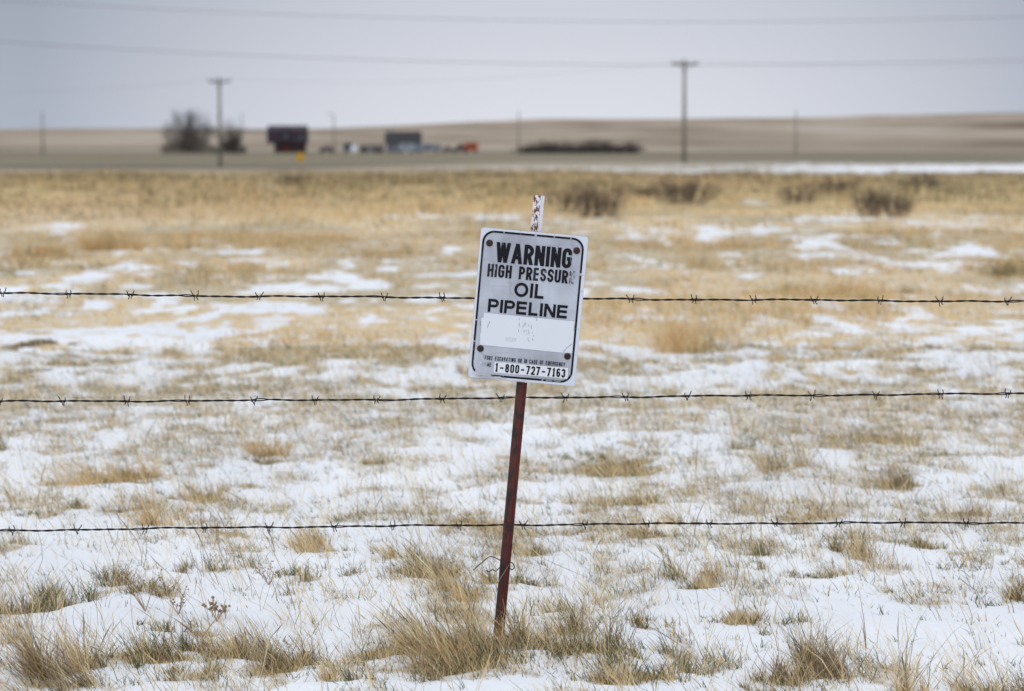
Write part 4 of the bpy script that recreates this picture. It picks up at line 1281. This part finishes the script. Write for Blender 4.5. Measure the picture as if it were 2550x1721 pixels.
def utility_pole(x, ytop, ybase, d, lab, arm=True, armlen=2.0, r=0.17, group="utility poles along the road", lamp=False):
    t = at_y(x * K, ytop * K, d); z0 = hz(t.x, d)
    b = Vector((t.x, d, z0))
    ro = empty("utility_pole", b, lab, "utility pole", group)
    mb = MB(); mb.tube([b + Vector((0, 0, -.3)), b.lerp(t, .5), t], [r, r * .88, r * .72], 10); mb.build("shaft", M_pole, ro, smooth=True)
    if arm:
        za = t.z - .35
        mb = MB(); mb.box(t.x - armlen / 2, d - .20, za - .07, t.x + armlen / 2, d - .09, za + .07)
        mb.tube([(t.x - armlen * .3, d - .15, za), (t.x, d - .15, za - .6), (t.x + armlen * .3, d - .15, za)], .025, 4)
        am = mb.build("crossarm", M_arm, ro)
        for q in (-.46, -.2, .46):
            mb = MB(); c = Vector((t.x + q * armlen, d - .15, za + .07))
            mb.tube([c, c + Vector((0, 0, .08)), c + Vector((0, 0, .12)), c + Vector((0, 0, .2))], [.03, .03, .06, .04], 8)
            mb.build("insulator", M_ins, am, origin=ro.location)
    if lamp:
        mb = MB(); mb.tube([t + Vector((0, 0, -.4)), t + Vector((-.5, 0, 0)), t + Vector((-1.1, 0, 0))], .06, 5); a_ = mb.build("lamp_arm", M_arm, ro)
        mb = MB(); mb.box(t.x - 1.7, d - .2, t.z - .15, t.x - 1.0, d + .2, t.z + .08); mb.build("lamp_head", M_ins, ro)
    return t


tA = utility_pole(497.5, 176, 378, 215, "utility pole with crossarm in front of the bare trees")
tB = utility_pole(1553, 135, 370, 186, "tall utility pole with crossarm right of the shelterbelt, on the roadside")
utility_pole(96, 253, 345, 520, "plain far pole standing alone at the left edge of the plain", False, r=.20, group="far plain poles")
utility_pole(549, 256, 345, 620, "thin far pole rising beside the smaller bare tree", False, r=.16, group="far plain poles")
utility_pole(757, 258, 344, 650, "farmyard pole with a lamp, beside the dark parked vehicle", False, r=.20, group="far plain poles", lamp=True)
utility_pole(1177, 252, 338, 640, "plain far pole at the left end of the shelterbelt", False, r=.22, group="far plain poles")
utility_pole(1806, 250, 338, 560, "plain far pole in front of the hills, right of the tall utility pole", False, r=.20, group="far plain poles")


def cable(pts, rad, lab, grp):
    mb = MB(); mb.tube(pts, rad, 5)
    o = mb.build("power_cable", M_cable, None, origin=pts[len(pts) // 2]); tag(o, lab, "power cable", grp)


def wire_px(pl, d, rad, lab):
    c = catmull([at_y(a * K, b * K, d) for a, b in pl], 8); cable(c, rad, lab, "power cables across the sky")


wire_px([(-500, -22), (0, 2), (500, 27), (950, 42), (1500, 50), (1900, 47), (2323, 38), (2900, 20)], 120, .012, "upper of the two long power cables crossing the whole sky")
wire_px([(-500, 60), (0, 95), (500, 123), (1000, 140), (1500, 148), (1900, 144), (2323, 136), (2900, 120)], 125, .0135, "lower of the two long power cables crossing the whole sky")


def span(a, b, sag, n=24):
    return [a.lerp(b, i / n) - Vector((0, 0, sag * 4 * (i / n) * (1 - i / n))) for i in range(n + 1)]


offL = Vector((tA.x - (tB.x - tA.x), 244, tA.z)); offR = Vector((tB.x + (tB.x - tA.x), 157, tB.z))
at_ = lambda t, q: Vector((t.x + q * 2.0, t.y - .15, t.z - .06))
for q, nm in ((-.46, "outer"), (.46, "inner")):
    for (p_, q_, w_) in ((at_(offL, q), at_(tA, q), "from the left edge to the pole by the trees"), (at_(tA, q), at_(tB, q), "between the two crossarm poles"), (at_(tB, q), at_(offR, q), "from the tall pole to the right edge")):
        cable(span(p_, q_, .9), .004, f"faint {nm} cable on the crossarms, {w_}", "cables hung on the crossarm poles")

# ------------------------------------------------------------------ the farmyard
S_ = FARD / F * K                         # metres per measuring pixel at the farm
M_redwall = simple("red_brown_siding", (0.052, 0.022, 0.020), 0.8, 0.3, .8)
M_purple = simple("dark_purple_roof", (0.034, 0.020, 0.034), 0.6, 0.25, .6)
M_dglass = simple("dark_glass", (0.05, 0.065, 0.08), 0.15, 0.2, 1)
M_pale = simple("pale_trim", (0.075, 0.085, 0.10), 0.6, 0.1, 1)
M_white = simple("white_paint", (0.70, 0.71, 0.76), 0.5, 0.08, 1)
M_grey_roof = simple("dark_shingle_roof", (0.045, 0.043, 0.044), 0.85, 0.3, .8)
M_greywall = simple("grey_siding", (0.22, 0.23, 0.27), 0.8, 0.15, .8)
M_blue = simple("blue_grey_panel", (0.20, 0.245, 0.30), 0.6, 0.15, .5)
M_dark = simple("dark_body_paint", (0.045, 0.050, 0.055), 0.4, 0.2, 1)
M_teal = simple("dark_teal_paint", (0.05, 0.075, 0.095), 0.4, 0.15, 1)
M_orange = simple("orange_red_paint", (0.36, 0.07, 0.02), 0.5, 0.15, 1)
M_tyre = simple("tyre_rubber", (0.02, 0.02, 0.02), 0.9, 0.1, 5)


def fx(x, d=FARD): return at_y(x * K, 345 * K, d).x


zb = hz(0, FARD)


def barn():
    x0, x1 = fx(622), fx(689); X0, X1 = fx(606), fx(694)
    dd = 9.0; ro = empty("red_barn", ((x0 + x1) / 2, FARD + dd / 2, zb), "dark red barn under a deep purple overhanging roof, right of the bare trees", "barn")
    top = (345 - 283) * S_; eave = (345 - 322) * S_
    mb = MB(); mb.box(x0, FARD, zb - .3, x1, FARD + dd, zb + eave + .2); wl = mb.build("wall", M_redwall, ro)
    mb = MB()
    # steep long-side roof, gambrel section
    sec = [(-.9, eave - .2), (-.35, eave + (top - eave) * .72), (dd * .30, top), (dd * .70, top), (dd + .35, eave + (top - eave) * .72), (dd + .9, eave - .2)]
    A = [Vector((X0, FARD + a, zb + b)) for a, b in sec]; B = [Vector((X1, FARD + a, zb + b)) for a, b in sec]
    mb.quad_strip([A, B]); rf = mb.build("roof", M_purple, ro)
    cx = fx(650)
    mb = MB(); mb.box(cx - 1.2, FARD - 1.15, zb + eave + .8, cx + 1.2, FARD + 1.5, zb + eave + 3.0)
    mb.prism([(-1.5, 0), (1.5, 0), (0, 1.0)], Vector((1, 0, 0)), Vector((0, 0, 1)), Vector((0, 1, 0)), Vector((cx, FARD - 1.3, zb + eave + 3.0)), 3.0)
    dm = mb.build("dormer", M_purple, rf, origin=ro.location)
    mb = MB(); mb.box(cx - .85, FARD - 1.25, zb + eave + 1.1, cx + .85, FARD - 1.16, zb + eave + 2.6); mb.build("window", M_pale, rf, origin=ro.location)
    cx = fx(684)
    mb = MB(); mb.box(cx - .7, FARD - .95, zb + eave + .6, cx + .7, FARD - .4, zb + eave + 2.0); mb.build("window", M_pale, rf, origin=ro.location)
    for q in (628, 672):
        mb = MB(); mb.box(fx(q) - .6, FARD - .06, zb + .9, fx(q) + .6, FARD - .003, zb + 2.1); mb.build("window", M_dglass, wl, origin=ro.location)
    mb = MB(); mb.box(fx(650) - 1.1, FARD - .06, zb, fx(650) + 1.1, FARD - .003, zb + 2.4); mb.build("door", simple("barn_door", (.09, .03, .02), .8, .2, 1), wl, origin=ro.location)


barn()


def house():
    d = FARD + 6; x0, x1 = fx(872, d), fx(955, d); dd = 8
    ro = empty("farmhouse", ((x0 + x1) / 2, d + 4, zb), "dark shingle-roofed farmhouse in the middle of the farmyard", "house")
    top = (345 - 296) * S_; eave = (345 - 322) * S_
    mb = MB(); mb.box(x0 + .6, d, zb - .3, x1 - .4, d + dd, zb + eave + .1); wl = mb.build("wall", M_greywall, ro)
    sec = [(-.5, eave - .1), (dd / 2, top), (dd + .5, eave - .1)]
    mb = MB(); mb.quad_strip([[Vector((x0, d + a, zb + b)) for a, b in sec], [Vector((x1, d + a, zb + b)) for a, b in sec]]); rf = mb.build("roof", M_grey_roof, ro)
    mb = MB(); mb.box(fx(882, d), d + 3, zb + top - 1, fx(882, d) + .7, d + 3.7, zb + top + .35); mb.build("chimney", M_greywall, rf, origin=ro.location)
    for q in (884, 905, 938):
        mb = MB(); mb.box(fx(q, d) - .6, d - .06, zb + 1.0, fx(q, d) + .6, d - .003, zb + 2.1); mb.build("window", M_dglass, wl, origin=ro.location)
    mb = MB(); mb.box(fx(922, d) - .5, d - .06, zb, fx(922, d) + .5, d - .003, zb + 2.0); mb.build("door", M_white, wl, origin=ro.location)


house()


def vehicle(name, x0, x1, ytop, d, mat, lab, cat, kind="car", group=None):
    X0, X1 = fx(x0, d), fx(x1, d); Ln = X1 - X0; h = (345 - ytop) * d / F * K; z = hz((X0 + X1) / 2, d)
    ro = empty(name, ((X0 + X1) / 2, d + .9, z), lab, cat, group)
    if kind == "car":
        sec = [(0, .28), (.01, .58), (.16, .64), (.28, .97), (.70, 1.0), (.86, .66), (.99, .60), (1, .28)]
    elif kind == "pickup":
        sec = [(0, .28), (0, .62), (.24, .66), (.32, 1.0), (.56, 1.0), (.60, .66), (1, .64), (1, .28)]
    else:
        sec = [(0, .22), (0, .95), (.03, 1.0), (.97, 1.0), (1, .95), (1, .22)]
    mb = MB(); mb.quad_strip([[Vector((X0 + a * Ln, d + yy, z + b * h)) for a, b in reversed(sec)] for yy in (0, 1.9)]); bd = mb.build("body", mat, ro)
    wr = min(.36, h * .24)
    for q in (.18, .82):
        for yy in (-.03, 1.7):
            mb = MB(); c = Vector((X0 + q * Ln, d + yy, z + wr)); mb.tube([c, c + Vector((0, .22, 0))], wr, 14); mb.build("wheel", M_tyre, ro)
    if kind != "trailer":
        mb = MB(); a, b = ((.27, .68) if kind == "car" else (.33, .55))
        mb.box(X0 + a * Ln, d - .03, z + .68 * h, X0 + b * Ln, d - .003, z + .92 * h); mb.build("window", M_dglass, bd, origin=ro.location)
    else:
        mb = MB(); mb.box(X0 + .40 * Ln, d - .03, z + .3 * h, X0 + .52 * Ln, d - .003, z + .88 * h); mb.build("door", M_pale, bd, origin=ro.location)


vehicle("parked_car", 722, 760, 331, 690, M_dark, "dark parked car under the farmyard lamp pole", "car", "car")
vehicle("parked_van", 780, 806, 323, 694, M_teal, "dark teal van beside the white tank", "van", "trailer")
def shed():
    d = FARD - 5; x0, x1 = fx(817, d), fx(870, d)
    ro = empty("low_shed", ((x0 + x1) / 2, d + 2, zb), "long low dark shed adjoining the farmhouse on its left", "shed")
    mb = MB(); mb.box(x0, d, zb - .3, x1, d + 4, zb + 1.5); wl = mb.build("wall", M_dark, ro)
    mb = MB(); mb.quad_strip([[Vector((x, d + a, zb + b + c_)) for a, b in ((-.3, 1.5), (2, 2.1), (4.3, 1.5))] for x, c_ in ((x0 - .2, 0.0), (x1 + .2, .35))]); mb.build("roof", M_grey_roof, ro)
    mb = MB(); mb.box(x0 + 2, d - .05, zb, x0 + 3.6, d - .003, zb + 1.4); mb.build("door", M_greywall, wl, origin=ro.location)


shed()
vehicle("parked_car", 880, 902, 328, 688, M_greywall, "grey car in front of the farmhouse's left half", "car", "car", "grey vehicles before the farmhouse")
vehicle("parked_van", 905, 940, 324, 689, simple("silver_paint", (.33, .38, .43), .4, .1, 1), "pale blue-grey van in front of the farmhouse's right half", "van", "trailer", "grey vehicles before the farmhouse")
vehicle("trailer", 942, 1000, 326, 696, M_blue, "long blue-grey trailer right of the farmhouse", "trailer", "trailer")
vehicle("parked_pickup", 1002, 1034, 330, 692, M_dark, "dark pickup between the blue-grey trailer and the orange-red one", "pickup truck", "pickup")
vehicle("parked_car", 1032, 1058, 326, 690, M_dark, "small dark car touching the orange-red vehicle", "car", "car")
vehicle("horse_trailer", 1054, 1084, 322, 688, M_orange, "orange-red box trailer at the right end of the farmyard", "trailer", "trailer")
# white upright tank
c = Vector((fx(803, 670), 670, hz(0, 670))); mb = MB()
mb.tube([c + Vector((0, 0, -.1)), c + Vector((0, 0, .2)), c + Vector((0, 0, 1.9)), c + Vector((0, 0, 2.2)), c + Vector((0, 0, 2.35))], [.85, .85, .85, .6, .25], 16)
o = mb.build("water_tank", M_white, None, origin=c, smooth=True); tag(o, "small white upright tank in front of the teal van", "tank")

# yellow road sign
ys_ = at_y(681 * K, 357 * K, 260); zg = hz(ys_.x, 260)
ro = empty("road_sign", (ys_.x, 260, zg), "yellow diamond road sign below the red barn", "road sign")
mb = MB(); mb.box(ys_.x - .04, 260, zg - .2, ys_.x + .04, 260.06, ys_.z - .3); mb.build("post", M_arm, ro)
hw = .55; mb = MB(); mb.prism([(-hw, 0), (0, -hw * 1.15), (hw, 0), (0, hw * 1.15)], Vector((1, 0, 0)), Vector((0, 0, 1)), Vector((0, 1, 0)), Vector((ys_.x, 259.95, ys_.z)), .02)
mb.build("panel", simple("yellow_sheeting", (0.62, 0.34, 0.02), .5, .05, 2), ro)

# road, beyond the ditch
mb = MB(); n = 60
ra = []; rb = []
for i in range(n + 1):
    x = -160 + 320 * i / n
    y0 = 214 - x * .16
    ra.append(Vector((x, y0, hz(x, y0) + .10))); rb.append(Vector((x, y0 + 5, hz(x, y0 + 5) + .12)))
mb.quad_strip([rb, ra], closed=False)
o = mb.build("road", simple("gravel_road", (0.23, 0.20, 0.17), .95, .25, .3)); tag(o, kind="structure")

# ------------------------------------------------------------------ dried weeds with seed heads near the post
M_weed = simple("dried_weed", (0.30, 0.20, 0.125), 0.9, 0.3, 60)


def weed(x, y, h, n, lab, seed, headr=.0038):
    rd = random.Random(seed); b = g(x, y); b.z = hz(b.x, b.y); mb = MB()
    for i in range(n):
        e = b + Vector((rd.uniform(-.5, .5) * h, rd.uniform(-.3, .3) * h, h * rd.uniform(.5, 1)))
        m_ = b.lerp(e, .5) + Vector((rd.uniform(-.1, .1) * h, 0, .05 * h))
        mb.tube([b, m_, e], [.0011, .0009, .0007], 4, cap=False)
        for k in range(5):
            t = rd.uniform(.4, 1); s = m_.lerp(e, t * 2 - 1) if t > .5 else b.lerp(m_, t * 2)
            q = s + Vector((rd.uniform(-1, 1), rd.uniform(-1, 1), rd.uniform(0, 1))).normalized() * h * .12
            mb.tube([s, q], .0005, 3, cap=False)
            r = headr * rd.uniform(.5, 1.1)
            rings = [[q + Vector((r * math.sin(R(p_)) * math.cos(R(a)), r * math.sin(R(p_)) * math.sin(R(a)), r * math.cos(R(p_)))) for a in range(0, 360, 60)] for p_ in (12, 60, 110, 168)]
            mb.quad_strip(rings)
    o = mb.build("dried_weed", M_weed, None, origin=b); tag(o, lab, "weed", "dried weeds with seed heads")


weed(492, 1408, .062, 8, "brown dried weed with round seed heads, left of the big straw clump", 1, .0040)
weed(610, 1330, .075, 6, "fine branching weed alone on smooth snow left of the post", 2, .0024)
weed(330, 1400, .10, 6, "thin speckled weed rising among the left green tufts", 3, .0024)
weed(405, 1395, .07, 5, "low reddish weed on the snow behind the brown one", 4, .003)

# ------------------------------------------------------------------ light
w = bpy.data.worlds.new("World"); scene.world = w; w.use_nodes = True
nt = w.node_tree; nt.nodes.clear(); L = nt.links.new
out = N(nt, "ShaderNodeOutputWorld")
sky = N(nt, "ShaderNodeTexSky"); sky.sky_type = "NISHITA"; sky.sun_disc = False
SUN_EL, SUN_AZ = 48, 205
sky.sun_elevation = R(SUN_EL); sky.sun_rotation = R(SUN_AZ); sky.dust_density = 4; sky.air_density = 1.2
bg1 = N(nt, "ShaderNodeBackground"); bg1.inputs["Strength"].default_value = 0.012; L(sky.outputs[0], bg1.inputs["Color"])
# overcast deck: bright overhead, a darker bank low down, pale at the horizon
tc = N(nt, "ShaderNodeTexCoord"); sep = N(nt, "ShaderNodeSeparateXYZ"); L(tc.outputs["Generated"], sep.inputs[0])
no = N(nt, "ShaderNodeTexNoise", inp={"Scale": 4.0, "Detail": 4.0, "Roughness": 0.5})
mp = N(nt, "ShaderNodeMapping"); mp.inputs["Scale"].default_value = (1, 1, 7); L(tc.outputs["Generated"], mp.inputs[0]); L(mp.outputs[0], no.inputs["Vector"])
a = N(nt, "ShaderNodeMath", operation="MULTIPLY_ADD"); a.inputs[1].default_value = 0.010; L(no.outputs["Fac"], a.inputs[0]); L(sep.outputs["Z"], a.inputs[2])
# darker to both sides of the view, brightest just right of its middle
ab = N(nt, "ShaderNodeMath", operation="ADD"); ab.inputs[1].default_value = -0.02; L(sep.outputs["X"], ab.inputs[0])
sq = N(nt, "ShaderNodeMath", operation="POWER"); sq.inputs[1].default_value = 2.0
aa = N(nt, "ShaderNodeMath", operation="ABSOLUTE"); L(ab.outputs[0], aa.inputs[0]); L(aa.outputs[0], sq.inputs[0])
mr = N(nt, "ShaderNodeMapRange"); mr.inputs["From Min"].default_value = 0; mr.inputs["From Max"].default_value = 0.045; mr.inputs["To Min"].default_value = 1.0; mr.inputs["To Max"].default_value = 0.56
L(sq.outputs[0], mr.inputs["Value"])
rp = ramp(nt, [(0.0, (.715, .735, .80)), (0.012, (.715, .735, .80)), (0.030, (.68, .695, .765)), (0.050, (.62, .64, .715)), (0.075, (.55, .58, .655)), (0.13, (.68, .70, .76)), (0.33, (1.16, 1.18, 1.225)), (1.0, (1.40, 1.41, 1.445))])
L(a.outputs[0], rp.inputs[0])
mm = N(nt, "ShaderNodeMix", data_type="RGBA", blend_type="MULTIPLY"); mm.inputs[0].default_value = 1.0
mr.inputs["To Min"].default_value = 0.0; mr.inputs["To Max"].default_value = 1.0
tr_ = ramp(nt, [(0.0, (1, 1, 1)), (1.0, (.58, .62, .675))]); L(mr.outputs[0], tr_.inputs[0])
L(rp.outputs[0], mm.inputs[6]); L(tr_.outputs[0], mm.inputs[7])
bg2 = N(nt, "ShaderNodeBackground"); bg2.inputs["Strength"].default_value = 1.0; L(mm.outputs[2], bg2.inputs["Color"])
ad = N(nt, "ShaderNodeAddShader"); L(bg1.outputs[0], ad.inputs[0]); L(bg2.outputs[0], ad.inputs[1]); L(ad.outputs[0], out.inputs["Surface"])

sd = bpy.data.lights.new("sun", "SUN"); sd.energy = 0.5; sd.angle = R(30); sd.color = (1.0, 0.975, 0.94)
so = bpy.data.objects.new("sun", sd); COL.objects.link(so)
sdir = Vector((math.sin(R(SUN_AZ)) * math.cos(R(SUN_EL)), math.cos(R(SUN_AZ)) * math.cos(R(SUN_EL)), math.sin(R(SUN_EL))))
so.rotation_euler = sdir.to_track_quat("Z", "Y").to_euler(); so.location = sdir * 50 

scene.render.engine = "CYCLES"
scene.cycles.use_denoising = True
scene.cycles.max_bounces = 6
scene.cycles.diffuse_bounces = 3
scene.cycles.transmission_bounces = 4
scene.cycles.transparent_max_bounces = 4
scene.cycles.caustics_reflective = False; scene.cycles.caustics_refractive = False
scene.view_settings.view_transform = "Standard"
scene.view_settings.look = "None"
scene.view_settings.exposure = 0.0
scene.view_settings.gamma = 1.0
scene.view_settings.use_curve_mapping = False
